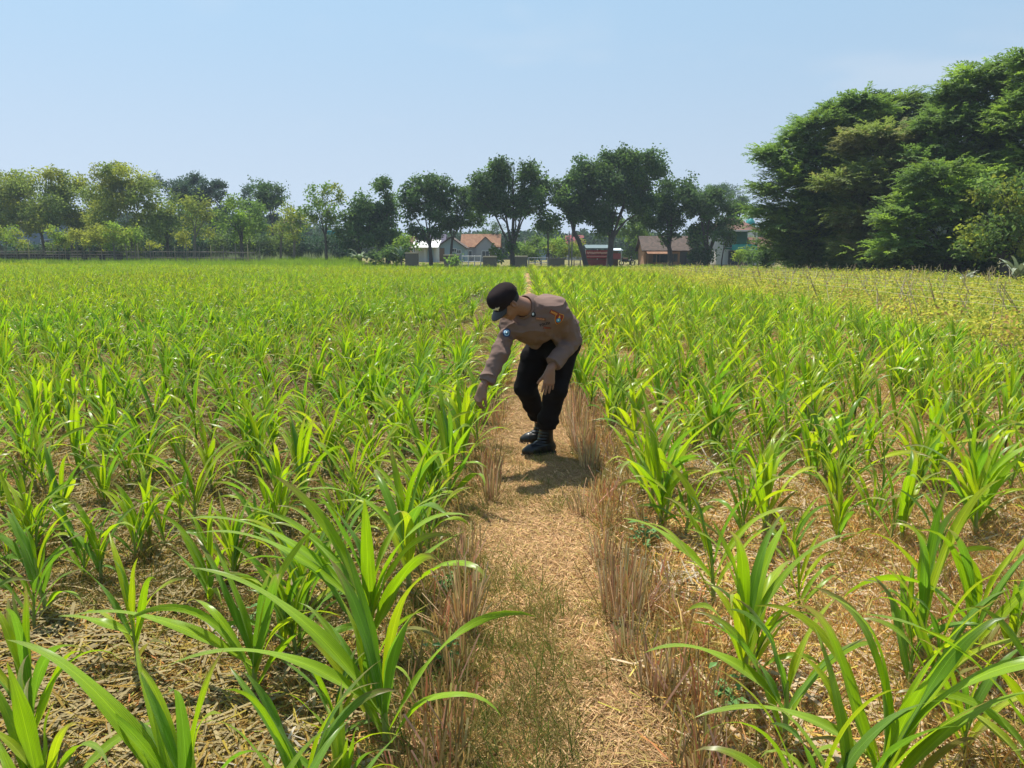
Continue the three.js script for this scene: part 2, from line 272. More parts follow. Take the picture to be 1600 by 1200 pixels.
  // all other hills of the field
  const r = rng(77), spots = [];
  const tryHill = (x, z, row, side) => {
    if (z > -1.5 || Math.abs(x) > 0.70 * -z + 1.6 || -z > maizeFar(x)) return;
    if (side > 0 && x > MAIZE_RIGHT(z)) return;
    if (heroSpots.some(([a, b]) => Math.hypot(a - x, b - z) < 0.22)) return;
    if (z > -3.9 && side > 0 && r() < 0.4) return;
    const thin = side < 0 ? sstep(0.05, 0.4, fbm(x * 0.12, 4, z * 0.12, 3)) * 0.45 : sstep(0.15, 0.5, fbm(x * 0.3, 4, z * 0.3, 3)) * 0.3;
    if (r() < 0.06 + thin) return;
    const n = 1 + Math.floor(r() * (side < 0 ? 2.5 : 2.4));
    for (let k = 0; k < n; k++) { const px = x + (r() - 0.5) * 0.16, pz = z + (r() - 0.5) * 0.16; if (Math.abs(px - 0.13) < (pz < -6.8 ? 0.17 : 0.5) || (Math.abs(px - 0.1) < 0.75 && Math.abs(pz + 5.5) < 0.35 && px > -0.1)) continue; spots.push({ x: px, z: pz, row, side, d: Math.hypot(px, pz), s: (0.60 + 0.48 * r()) * (side > 0 ? 1.02 : 0.94) * (1 - 0.25 * thin), a: (r() - 0.5) * 1.2, v: Math.floor(r() * 24), c: r() }); }
  };
  for (let row = 0; row < 112; row++) { const x0 = -0.46 - 0.54 * row; for (let z = -1.4 - r() * 0.3; z > -82; z -= 0.24 + 0.08 * r()) tryHill(x0 + 0.27 * sstep(6, 9, -z) + (r() - 0.5) * 0.14 + 0.1 * Math.sin(z * 0.2 + row), z, row, -1); }
  for (let row = 0; row < 12; row++) { const x0 = 0.84 + 0.58 * row; for (let z = -1.4 - r() * 0.3; z > -60; z -= 0.23 + 0.09 * r()) tryHill(x0 - 0.36 * sstep(6, 9, -z) + (r() - 0.5) * 0.2, z, row, 1); }
  spots.sort((a, b) => a.d - b.d);
  const protoL = [], protoR = []; for (let v = 0; v < 24; v++) { protoL.push(maizePlant(100 + v, { size: 0.95, wind: -0.05 })); protoR.push(maizePlant(200 + v, { size: 0.98, wind: 0.3 })); }
  const roots = new Map(), near = spots.slice(0, 275), rest = spots.slice(275), count = new Map();
  for (const [x, z] of heroSpots) near.push({ x, z, side: x < 0 ? -1 : 1, row: Math.max(0, Math.round(x < 0 ? (-0.5 - x) / 0.54 : (x - 0.84) / 0.58)), hero: true });
  near.sort((a, b) => b.z - a.z);
  for (const p of near) {
    const ck = p.side + ':' + p.row, nth = (count.get(ck) ?? 0) + 1; count.set(ck, nth); if (p.hero) continue;
    const label = ORD(nth) + ' young maize plant from the front in the ' + ORD(p.row + 1) + ' row ' + (p.side < 0 ? 'left' : 'right') + ' of the path', group = 'young maize plants standing in rows in the field';
    const key = p.side + ':' + p.v; let t;
    if (!roots.has(key)) { t = addMaize((p.side < 0 ? protoL : protoR)[p.v], label, group, [p.x, p.z]); roots.set(key, t); }
    else { t = roots.get(key).clone(); t.name = numbered('maize_plant'); scene.add(t); tag(t, label, 'maize plant', group); }
    t.position.set(p.x, groundY(p.x, p.z), p.z); t.rotation.y = p.a; t.scale.setScalar(p.s);
  }
  const crop = thing('maize_crop', 'rows of young green maize filling the field out to the trees', 'maize crop'); crop.userData.kind = 'stuff';
  const q = new THREE.Quaternion(), m4 = (p) => new THREE.Matrix4().compose(V(p.x, groundY(p.x, p.z), p.z), q.setFromAxisAngle(V(0, 1, 0), p.a), V(p.s, p.s * (0.9 + 0.2 * p.c), p.s));
  for (const side of [-1, 1]) for (let v = 0; v < 12; v++) {
    const mine = rest.filter((p) => p.side === side && p.v % 12 === v); if (!mine.length) continue;
    const pl = maizePlant((side < 0 ? 100 : 200) + v, { size: 0.97, wind: side < 0 ? -0.05 : 0.3, lod: 1 });
    const g = mergeGeometries([pl.stem, ...pl.leaves]);
    instanced('maize_plants', g, leafMat, mine.map(m4), mine.map((p) => { const far = sstep(8, 45, -p.z), k = lerp(0.8, 1.2, p.c), y = 1 + 0.25 * fbm(p.x * 0.15, 7, p.z * 0.15, 2) + 0.12 * far; return lin(k * y, k, k * 0.9); }), crop);
  }
  console.log('maize hills', spots.length);
}
// ---------------------------------------------------------------- trees
const barkMat = std([0.085, 0.070, 0.056], 0.95, { bumpMap: litterBump, bumpScale: 0.02 }), paleBark = std([0.16, 0.135, 0.105], 0.95, { bumpMap: litterBump, bumpScale: 0.02 });
const crownMat = new THREE.MeshPhysicalMaterial({ color: lin(1, 1, 1), roughness: 0.97, transmission: 0.5, thickness: 0, specularIntensity: 0.35 });
// one instance of foliage: a few separate leaves on an invisible twig
function leafClump(seed, n, size, leaf, flat = 0.7) {
  const r = rng(seed), P = [];
  for (let i = 0; i < n; i++) {
    const c = V(r() * 2 - 1, (r() * 2 - 1) * flat, r() * 2 - 1).multiplyScalar(size), d = V(r() * 2 - 1, (r() - 0.6) * 0.9, r() * 2 - 1).normalize(), s = V(r() * 2 - 1, (r() * 2 - 1) * 0.6, r() * 2 - 1); s.addScaledVector(d, -s.dot(d)).normalize();
    const L = leaf * (0.7 + 0.6 * r()), w = L * 0.30, a = c.clone(), b = c.clone().addScaledVector(d, L * 0.45).addScaledVector(s, w), e = c.clone().addScaledVector(d, L), f = c.clone().addScaledVector(d, L * 0.45).addScaledVector(s, -w); e.y -= L * 0.15;
    P.push(a, b, e, a, e, f);
  }
  const g = new THREE.BufferGeometry().setFromPoints(P); g.computeVertexNormals(); return g;
}
// a feathered spray: a bent twig with pairs of leaflets lying in layers
function leafSpray(seed, pairs, len, leaflet) {
  const r = rng(seed), P = [], droop = 0.2 + 0.35 * r();
  for (let i = 0; i < pairs; i++) for (const s of [-1, 1]) {
    const t = (i + 0.7 + 0.3 * r()) / pairs, c = V(t * len, 0.10 * len * t - droop * len * t * t * 0.6, (r() - 0.5) * 0.05 * len), a = 0.75 + 0.45 * (r() - 0.5), L = leaflet * (0.75 + 0.5 * r()) * (1 - 0.45 * t), d = V(Math.cos(a), (r() - 0.55) * 0.5, s * Math.sin(a)).normalize(), w = V(-d.z, 0, d.x).multiplyScalar(L * 0.22);
    w.y = (r() - 0.5) * L * 0.15; const m = c.clone().addScaledVector(d, L * 0.5), e = c.clone().addScaledVector(d, L); e.y -= L * 0.12;
    P.push(c, m.clone().add(w), e, c, e, m.clone().sub(w));
  }
  const g = new THREE.BufferGeometry().setFromPoints(P); g.computeVertexNormals(); return g;
}
const CLUMPS = [1, 2, 3].map((s) => leafClump(s, 9, 0.34, 0.26)), FINE = [4, 5].map((s) => leafClump(s, 10, 0.30, 0.17)), SPRAYS = [6, 7, 8].map((s) => leafSpray(s, 9, 0.95, 0.30)), BROAD = [9, 10].map((s) => leafClump(s, 9, 0.36, 0.24));
const GREENS = { dark: [0.074, 0.138, 0.036], mid: [0.140, 0.238, 0.046], olive: [0.190, 0.260, 0.048], yellow: [0.31, 0.34, 0.036], bright: [0.23, 0.35, 0.036], bluish: [0.055, 0.105, 0.058], brown: [0.23, 0.225, 0.07] };
/* lobes are [centre px, centre py, half width px, half height px] in the survey photograph, standing dist metres off */
function tree(dist, trunkPx, lobes, { green = 'dark', mix = 'mid', mixed = 0.25, seed = 1, label, group, kind = 'clump', density = 1, fill = 0.5, trunk = 0.22, lean = 0, name = 'tree', bark = barkMat, depth = 0.9, size = 1, baseLift = 0, lowTrunk = 0 }) {
  const r = rng(seed * 977 + 5), bx = xAt(trunkPx, dist), by = groundY(bx, -dist) - 0.1 + baseLift, u = mPer(dist), t = thing(name, label, name === 'shrub' ? 'shrub' : 'tree', [bx, by, -dist], 0, group);
  const L = lobes.map(([px, py, rx, ry]) => ({ c: V(xAt(px, dist) - bx, yAt(py, dist) - by, (r() - 0.5) * rx * u * 0.9 * depth), r: V(rx * u * (kind === 'clump' ? 1.1 : 1), ry * u * (kind === 'clump' ? 1.1 : 1), rx * u * depth) }));
  const cx = L.reduce((a, l) => a + l.c.x, 0) / L.length, low = Math.min(...L.map((l) => l.c.y - l.r.y * 0.3)), fork = Math.max(0.8, lowTrunk || low * 0.75);
  const limbs = [], knee = V(lean * fork + cx * 0.25, fork, 0), R = trunk * (0.65 + 0.3 * r());
  limbs.push(limbGeo([V(0, 0, 0), V(0, fork * 0.08, 0), V(knee.x * 0.25 + 0.06 * (r() - 0.5), fork * 0.4, 0.1 * (r() - 0.5)), V(knee.x * 0.6, fork * 0.75, 0), knee], [R * 1.7, R * 1.15, R, R * 0.92, R * 0.85], 9));
  for (const l of L) {
    const e = l.c.clone(), m = knee.clone().lerp(e, 0.45); m.y += 0.12 * (e.y - knee.y); m.x += (r() - 0.5) * 0.5; m.z += (r() - 0.5) * 0.5;
    limbs.push(limbGeo([knee.clone().add(V(0, -fork * 0.12, 0)), knee.clone().lerp(m, 0.5), m, m.clone().lerp(e, 0.6), e], [R * 0.46, R * 0.38, R * 0.27, R * 0.18, R * 0.05], 6));
    for (let k = 0; k < 5; k++) { const d = V(r() * 2 - 1, r() * 1.2 - 0.3, r() * 2 - 1).normalize(), s = m.clone().lerp(e, r()), q = l.c.clone().add(d.multiply(l.r).multiplyScalar(0.8)); limbs.push(limbGeo([s, s.clone().lerp(q, 0.5).add(V(0, 0.1 * (r() - 0.3), 0)), q], [R * 0.17, R * 0.11, R * 0.03], 4)); }
  }
  part('trunk', merged(limbs), bark, t);
  const geos = kind === 'spray' ? SPRAYS : kind === 'fine' ? FINE : kind === 'broad' ? BROAD : CLUMPS, buckets = geos.map(() => [[], []]), A = GREENS[green], B = GREENS[mix], q = new THREE.Quaternion(), e = new THREE.Euler();
  for (const l of L) {
    const vol = l.r.x * l.r.y + l.r.x * l.r.z, n = Math.round(vol * (kind === 'clump' ? 48 : 30) * density / (size * size)), nc = Math.max(5, Math.round(vol * 0.9 * fill + 6)), cl = [];
    for (let k = 0; k < nc; k++) { const d = V(r() * 2 - 1, r() * 2 - 1, r() * 2 - 1); if (d.lengthSq() > 1) { k--; continue; } d.setLength(lerp(0.35, 1, Math.pow(r(), 0.6))); cl.push({ p: d.multiply(l.r).add(l.c), s: (0.26 + 0.3 * r()) * Math.min(l.r.x, l.r.y * 1.4) + 0.15, tone: 0.75 + 0.5 * r(), hue: r() }); }
    for (let k = 0; k < n; k++) {
      const c = cl[Math.floor(r() * nc)], d = V(r() * 2 - 1, r() * 2 - 1, r() * 2 - 1); if (d.lengthSq() > 1) { k--; continue; } d.setLength(Math.pow(r(), 0.4) * (r() < 0.08 ? 1.7 : 1));
      const layered = kind === 'spray', p = c.p.clone().add(V(d.x * c.s * (layered ? 1.5 : 1), d.y * c.s * (layered ? 0.62 : 0.85), d.z * c.s * (layered ? 1.5 : 1)));
      if (layered) { const a = Math.atan2(-(p.z - l.c.z), p.x - l.c.x) + (r() - 0.5) * 2.2; e.set((r() - 0.5) * 0.9, a, (r() - 0.35) * 0.9, 'YXZ'); } else e.set((r() - 0.5) * 2.2, r() * 6.283, (r() - 0.5) * 2.2);
      const s = size * (0.75 + 0.5 * r()), b = buckets[Math.floor(r() * geos.length)]; b[0].push(new THREE.Matrix4().compose(p, q.setFromEuler(e), V(s, s, s)));
      const h = c.hue < mixed ? 0.8 : 0.15 * r(), v = c.tone * (0.8 + 0.4 * r()); b[1].push(lin(lerp(A[0], B[0], h) * v, lerp(A[1], B[1], h) * v, lerp(A[2], B[2], h) * v));
    }
  }
  const crown = new THREE.Group(); crown.name = 'crown'; crown.userData.kind = 'stuff'; t.add(crown);
  buckets.forEach(([m, c], i) => m.length && instanced('foliage', geos[i], crownMat, m, c, crown));
  return t;
}
{
  const T = tree, teak = { green: 'olive', mix: 'yellow', mixed: 0.4, kind: 'broad', density: 1.25, bark: paleBark, trunk: 0.16 };
  // olive and yellow-green trees behind the bamboo fence, from the left edge
  T(86, 6, [[8, 300, 42, 28], [0, 335, 46, 26], [-30, 310, 40, 35]], { ...teak, seed: 1, lean: -0.2, label: 'olive green tree cut by the left edge of the photo, behind the bamboo fence' });
  T(85, 69, [[42, 290, 28, 20], [85, 283, 32, 20], [65, 315, 55, 28], [70, 345, 42, 18]], { ...teak, seed: 2, label: 'broad olive tree with forked trunk in front of the blue-grey wall at left' });
  T(89, 112, [[125, 306, 34, 22], [112, 338, 38, 24], [140, 345, 25, 20]], { ...teak, seed: 3, mixed: 0.2, label: 'lower olive tree between the forked tree and the tall yellowish tree' });
  T(84, 207, [[205, 282, 38, 18], [178, 308, 42, 26], [230, 306, 36, 24], [205, 342, 52, 26]], { ...teak, seed: 4, mixed: 0.55, label: 'tallest yellowish tree of the left group, with thin twigs on top' });
  T(87, 262, [[265, 322, 34, 28], [248, 352, 34, 25], [282, 352, 30, 22]], { green: 'mid', mix: 'olive', mixed: 0.4, kind: 'broad', seed: 5, density: 0.9, label: 'dark olive tree with dense low crown right of the tallest yellowish tree' });
  T(112, 306, [[298, 290, 28, 14], [322, 298, 18, 18], [283, 304, 14, 14], [255, 284, 7, 8], [305, 320, 25, 16]], { seed: 6, mixed: 0.1, green: 'bluish', label: 'dark tree standing above and behind the yellowish trees at left' });
  T(112, 347, [[345, 300, 13, 17], [340, 330, 18, 18]], { seed: 7, mixed: 0.1, green: 'bluish', label: 'narrow dark tree top just right of the dark tree behind the yellowish trees' });
  T(83, 304, [[295, 334, 28, 18], [318, 346, 24, 20], [308, 318, 18, 12], [330, 330, 16, 14]], { ...teak, seed: 8, mixed: 0.6, density: 0.5, label: 'thin yellow-green tree with see-through crown left of the bright green tree' });
  T(83, 378, [[378, 323, 26, 18], [363, 345, 24, 18], [395, 343, 24, 18], [378, 365, 24, 10]], { green: 'bright', mix: 'mid', mixed: 0.5, kind: 'broad', seed: 9, density: 0.8, label: 'bright green rounded tree at the right end of the bamboo fence' });
  T(106, 408, [[412, 330, 20, 38], [396, 312, 13, 18], [408, 368, 24, 20]], { seed: 10, mixed: 0.12, green: 'bluish', label: 'tall narrow dark tree behind the bright green rounded tree' });
  T(100, 428, [[430, 294, 21, 18], [418, 312, 14, 14], [440, 312, 12, 12]], { seed: 11, mixed: 0.1, density: 0.75, label: 'dark feathery tree top rising right of the tall narrow dark tree' });
  T(84, 438, [[448, 342, 22, 16], [437, 362, 18, 13], [455, 325, 8, 7]], { ...teak, seed: 12, density: 0.6, label: 'small yellowish tree left of a similar one, in front of the cream house' });
  T(82, 459, [[472, 342, 24, 18], [462, 362, 18, 13]], { ...teak, green: 'mid', mix: 'yellow', seed: 13, density: 0.65, label: 'small half green half yellow tree right of the cream house' });
  T(80, 510, [[508, 297, 22, 9], [494, 315, 19, 9], [524, 313, 17, 11], [508, 330, 28, 11], [522, 346, 18, 9], [492, 345, 12, 7]], { green: 'mid', mix: 'yellow', mixed: 0.3, kind: 'broad', seed: 14, density: 0.6, trunk: 0.15, label: 'slim tree with layered see-through crown standing alone before the turquoise sign' });
  T(80, 562, [[560, 328, 25, 18], [548, 360, 21, 27], [578, 357, 26, 30]], { seed: 15, mixed: 0.25, density: 1.2, trunk: 0.3, lowTrunk: 1.2, label: 'dense round dark tree reaching almost to the ground, left one of a joined pair' });
  T(81, 606, [[605, 294, 17, 12], [604, 328, 25, 24], [600, 366, 31, 22]], { seed: 16, mixed: 0.25, density: 1.2, trunk: 0.3, lowTrunk: 1.2, label: 'dense dark tree with a small tuft on top, right one of a joined pair' });
  T(79, 673, [[650, 293, 17, 13], [680, 289, 22, 14], [665, 310, 32, 15], [697, 300, 15, 17], [643, 330, 8, 14], [688, 330, 20, 12], [672, 364, 17, 16], [646, 355, 10, 8]], { seed: 17, mixed: 0.1, trunk: 0.26, label: 'dark tree with flat cloud-like top standing beside the white roofed shed' });
  T(80, 704, [[722, 309, 24, 13], [703, 336, 24, 17], [732, 330, 24, 16], [712, 352, 18, 9]], { seed: 18, mixed: 0.4, density: 0.85, trunk: 0.15, label: 'green tree with slim trunk in front of the pale blue gabled house' });
  T(77, 801, [[800, 266, 30, 16], [770, 283, 28, 18], [832, 284, 22, 18], [800, 300, 45, 20], [775, 318, 28, 12], [832, 314, 20, 14], [745, 300, 14, 12], [806, 325, 22, 10], [800, 375, 7, 18]], { seed: 19, mixed: 0.15, trunk: 0.36, label: 'tall dark spreading tree with thick trunk right of the orange roofed house' });
  T(78, 857, [[853, 338, 20, 16], [861, 358, 17, 9], [845, 355, 10, 8]], { seed: 20, mixed: 0.3, density: 0.75, trunk: 0.12, label: 'small thin tree between the thick trunked tree and the leaning tree' });
  T(78, 916, [[885, 290, 25, 20], [900, 315, 28, 18], [871, 310, 15, 14], [893, 340, 16, 10]], { seed: 21, mixed: 0.15, trunk: 0.3, lean: -0.22, label: 'tree with trunk leaning left beside the biggest round tree' });
  T(79, 953, [[925, 263, 28, 20], [965, 254, 32, 17], [1002, 264, 28, 20], [945, 288, 44, 24], [995, 293, 38, 24], [912, 318, 28, 17], [962, 322, 38, 17], [935, 350, 20, 13], [1008, 325, 20, 14]], { seed: 22, mixed: 0.3, green: 'dark', mix: 'mid', density: 1.25, trunk: 0.42, label: 'biggest round tree of the middle, its thick trunk beside the red banner stall' });
  T(82, 1048, [[1050, 294, 22, 15], [1030, 318, 27, 18], [1060, 324, 28, 20], [1045, 345, 27, 13], [1003, 345, 20, 9], [1046, 372, 9, 14]], { seed: 23, mixed: 0.2, trunk: 0.3, label: 'dark tree in front of the brown tiled brick house' });
  T(80, 1104, [[1085, 310, 20, 18], [1105, 328, 27, 20], [1100, 360, 22, 24], [1098, 388, 17, 20], [1146, 326, 20, 10], [1130, 350, 12, 10]], { seed: 24, mixed: 0.15, density: 1.2, trunk: 0.35, label: 'dark ivy-clad tree between the brick house and the two-storey house' });
  T(78, 1128, [[1126, 365, 9, 12], [1140, 372, 12, 12], [1150, 345, 6, 12]], { seed: 25, mixed: 0.4, density: 0.9, trunk: 0.1, label: 'drooping green branches of a small tree before the two-storey house' });
  T(125, 1118, [[1120, 300, 42, 9], [1148, 312, 26, 9], [1090, 302, 25, 9], [1125, 316, 30, 8]], { kind: 'fine', seed: 26, mixed: 0.2, green: 'bluish', trunk: 0.35, label: 'greyish umbrella-shaped tree far behind the two-storey house' });
  T(100, 845, [[840, 388, 24, 12], [815, 392, 14, 10]], { green: 'bright', mix: 'mid', mixed: 0.5, seed: 27, trunk: 0.1, label: 'light green bush in front of the far pale roofed house', name: 'shrub' });
  T(96, 875, [[872, 382, 15, 13], [890, 388, 16, 13]], { green: 'bright', mix: 'yellow', mixed: 0.5, seed: 28, trunk: 0.1, label: 'yellow-green bush behind the two dark poles', name: 'shrub' });
  T(96, 985, [[985, 380, 20, 20], [1000, 362, 18, 16], [975, 355, 14, 12]], { green: 'mid', mix: 'bright', mixed: 0.4, seed: 29, trunk: 0.15, label: 'mid green tree filling the gap between the red stall and the brick house' });
  T(120, 772, [[765, 360, 16, 8], [780, 352, 10, 8]], { seed: 30, kind: 'fine', trunk: 0.14, label: 'small tree top showing above the orange roof' });
  // saplings and bushes with pale leaves along the fence
  const sap = (px, lobes, seed, label, g = 'bright', D = 76) => T(D, px, lobes, { green: g, mix: 'yellow', mixed: 0.35, kind: 'broad', seed, trunk: 0.06, size: 0.8, density: 1.0, label, bark: paleBark });
  sap(8, [[28, 372, 16, 10], [8, 365, 20, 10]], 41, 'pale green sapling with crooked trunk at the left edge');
  sap(92, [[90, 365, 16, 12], [98, 380, 16, 8]], 42, 'bright green sapling right of the forked olive tree');
  sap(130, [[126, 368, 22, 9], [140, 376, 14, 8]], 43, 'bright low bush above the fence, left of the yellow-green pair', 'yellow');
  sap(160, [[152, 362, 12, 12], [160, 376, 10, 7]], 44, 'small yellowish sapling, left one of the pair under the tallest yellowish tree', 'yellow');
  sap(180, [[178, 360, 16, 12], [176, 376, 20, 8]], 45, 'bright yellow-green sapling, right one of the pair under the tallest yellowish tree');
  sap(212, [[213, 367, 15, 10]], 46, 'round bright green sapling just right of the tallest yellowish trunk');
  sap(240, [[238, 382, 9, 6]], 47, 'tiny yellowish sapling before the dark olive tree', 'yellow');
  sap(288, [[287, 371, 13, 11]], 48, 'bright yellow-green sapling before the thin see-through tree', 'yellow');
  sap(217, [[217, 391, 6, 4]], 49, 'tiny round bush on the bank behind the fence', 'yellow', 80);
  // the big mass of trees on the right, layered feathery foliage
  const S = { kind: 'spray', green: 'mid', mix: 'bright', mixed: 0.3, trunk: 0.24, density: 4.6, fill: 1.6 };
  T(53, 1268, [[1232, 238, 32, 20], [1213, 288, 30, 20], [1262, 208, 38, 16], [1300, 190, 44, 20], [1262, 268, 44, 30], [1222, 338, 34, 26], [1272, 345, 46, 32], [1338, 175, 36, 14], [1250, 385, 42, 28], [1300, 388, 34, 28], [1300, 235, 40, 25], [1300, 310, 40, 30]], { ...S, seed: 61, label: 'big layered dark green tree at the left end of the right-hand tree mass' });
  T(57, 1372, [[1370, 164, 38, 11], [1402, 172, 32, 16], [1352, 205, 48, 26], [1400, 205, 40, 24], [1340, 260, 40, 30]], { ...S, seed: 62, green: 'dark', label: 'dark tree whose flat top shows between the two biggest right-hand trees' });
  T(48, 1400, [[1352, 228, 36, 18], [1392, 212, 42, 18], [1330, 288, 34, 24], [1380, 288, 48, 30], [1348, 345, 42, 26], [1410, 325, 42, 34], [1372, 385, 50, 28], [1420, 255, 36, 28]], { ...S, green: 'olive', mix: 'brown', mixed: 0.4, density: 4.4, seed: 63, label: 'olive-brown layered tree in the middle of the right-hand tree mass' });
  T(46, 1506, [[1502, 126, 32, 16], [1550, 110, 24, 12], [1472, 148, 20, 11], [1530, 155, 52, 24], [1472, 192, 42, 22], [1512, 216, 52, 32], [1452, 246, 36, 24], [1560, 200, 40, 30], [1500, 275, 55, 30], [1550, 255, 45, 35]], { ...S, seed: 64, mixed: 0.4, trunk: 0.28, label: 'tallest layered green tree of the right-hand mass' });
  T(42, 1592, [[1592, 98, 20, 12], [1606, 128, 30, 22], [1592, 178, 38, 26], [1606, 240, 45, 34], [1650, 200, 50, 60]], { ...S, seed: 65, mixed: 0.5, label: 'layered tree at the upper right corner of the tree mass' });
  T(42, 1482, [[1460, 288, 46, 24], [1432, 338, 46, 24], [1490, 338, 46, 26], [1450, 384, 54, 30], [1522, 288, 38, 24], [1510, 385, 34, 30], [1540, 335, 30, 26]], { ...S, seed: 66, mixed: 0.35, label: 'low layered tree in front, its tiers of foliage reaching near the bean field' });
  T(37, 1572, [[1568, 298, 42, 26], [1558, 345, 42, 26], [1590, 376, 40, 22], [1530, 385, 30, 20], [1615, 320, 40, 40]], { kind: 'broad', green: 'mid', mix: 'yellow', mixed: 0.4, density: 1.2, seed: 67, size: 0.8, trunk: 0.3, label: 'round-leaved lighter green tree at the right edge in front of the layered trees' });
  // dark undergrowth below them
  [[60, 1200, 1195, 398, 16, 12], [58, 1240, 1240, 402, 30, 12], [56, 1330, 1330, 405, 34, 12], [50, 1400, 1400, 408, 40, 13], [47, 1470, 1470, 410, 36, 14], [43, 1540, 1540, 410, 34, 16], [40, 1600, 1600, 412, 34, 18]].forEach(([D, tp, px, py, rx, ry], i) => T(D, tp, [[px, py, rx, ry], [px + 8, py - 6, rx * 0.6, ry * 0.8]], { green: 'dark', mixed: 0.2, seed: 80 + i, name: 'shrub', trunk: 0.06, density: 1.1, label: ['low shrub by the roof right of the two-storey house', 'dark undergrowth shrub under the left end of the tree mass', 'dark shrub beside the pale pink post under the trees', 'dark shrub under the olive-brown layered tree', 'dark shrub under the low layered tree', 'dark shrub left of the round-leaved tree', 'dark shrub under the right edge tree'][i] }));
  T(88, 1178, [[1175, 400, 14, 9], [1190, 396, 10, 10]], { seed: 90, name: 'shrub', trunk: 0.06, green: 'mid', label: 'green shrub below the balcony of the two-storey house' });
  T(84, 1155, [[1152, 398, 9, 7]], { seed: 91, name: 'shrub', trunk: 0.06, green: 'bright', mix: 'yellow', label: 'rounded yellow-green bush in front of the two-storey house' });
  T(74, 635, [[632, 382, 12, 10], [622, 395, 14, 9]], { seed: 92, name: 'shrub', trunk: 0.06, green: 'mid', mix: 'bright', label: 'green shrub left of the brown block wall beside the shed' });
  T(74, 600, [[604, 396, 12, 9], [590, 398, 10, 8]], { seed: 93, name: 'shrub', trunk: 0.06, green: 'dark', mix: 'mid', label: 'dark shrub at the foot of the joined dark trees' });
  T(74, 770, [[772, 392, 6, 10], [778, 400, 8, 6]], { seed: 94, name: 'shrub', trunk: 0.05, green: 'mid', mix: 'bright', density: 0.7, label: 'thin leafy shrub before the orange roofed house' });
  T(66, 712, [[714, 405, 9, 4]], { seed: 95, name: 'shrub', trunk: 0.05, green: 'bright', label: 'small round bush in front of the low block wall with tan top' });
  { const q = rng(808), u = thing('undergrowth', 'tangled dark green undergrowth behind the bamboo fence, under the olive trees', 'undergrowth'); u.userData.kind = 'stuff'; const m = [], c = []; for (let i = 0; i < 7000; i++) { const px = -30 + 575 * q(), D = 91 + 8 * q(), top = (px < 90 ? 384 : 370) + 9 * fbm(px * 0.03, 4, 2, 3) + 7 * fbm(px * 0.15, 4, 2, 2), y = lerp(0, yAt(top, D), Math.pow(q(), 0.8)), s = 0.9 + 0.8 * q(), v = 0.6 + 0.8 * q(), k = sstep(-0.1, 0.3, fbm(px * 0.05, 9, 9, 2)); m.push(new THREE.Matrix4().compose(V(xAt(px, D), y, -D), new THREE.Quaternion().setFromEuler(new THREE.Euler(q() * 6, q() * 6, q() * 6)), V(s, s, s))); c.push(lin(lerp(0.05, 0.12, k) * v, lerp(0.10, 0.18, k) * v, lerp(0.05, 0.03, k) * v)); } instanced('foliage', BROAD[0], crownMat, m, c, u); }
  // a far wood closing the gaps low over the horizon
  const r = rng(909), far = thing('far_wood', 'blue-green far wood showing low between the nearer trees and houses', 'wood'); far.userData.kind = 'stuff';
  const ms = [], cs = []; for (let i = 0; i < 22000; i++) { const px = -60 + 1760 * r(), D = 150 + 40 * r(), top = lerp(340, 368, sstep(380, 560, px)) - 34 * sstep(1170, 1230, px) + 10 * fbm(px * 0.02, 3, 1, 3) + 8 * fbm(px * 0.11, 5, 2, 2), y = lerp(0, yAt(top, D), Math.pow(r(), 0.7)), s = 1.8 + 1.4 * r(), v = 0.7 + 0.6 * r(); ms.push(new THREE.Matrix4().compose(V(xAt(px, D), y, -D), new THREE.Quaternion().setFromEuler(new THREE.Euler(r() * 6, r() * 6, r() * 6)), V(s, s, s))); cs.push(lin(0.05 * v, 0.088 * v, 0.045 * v)); }
  instanced('foliage', CLUMPS[0], crownMat, ms, cs, far);
}
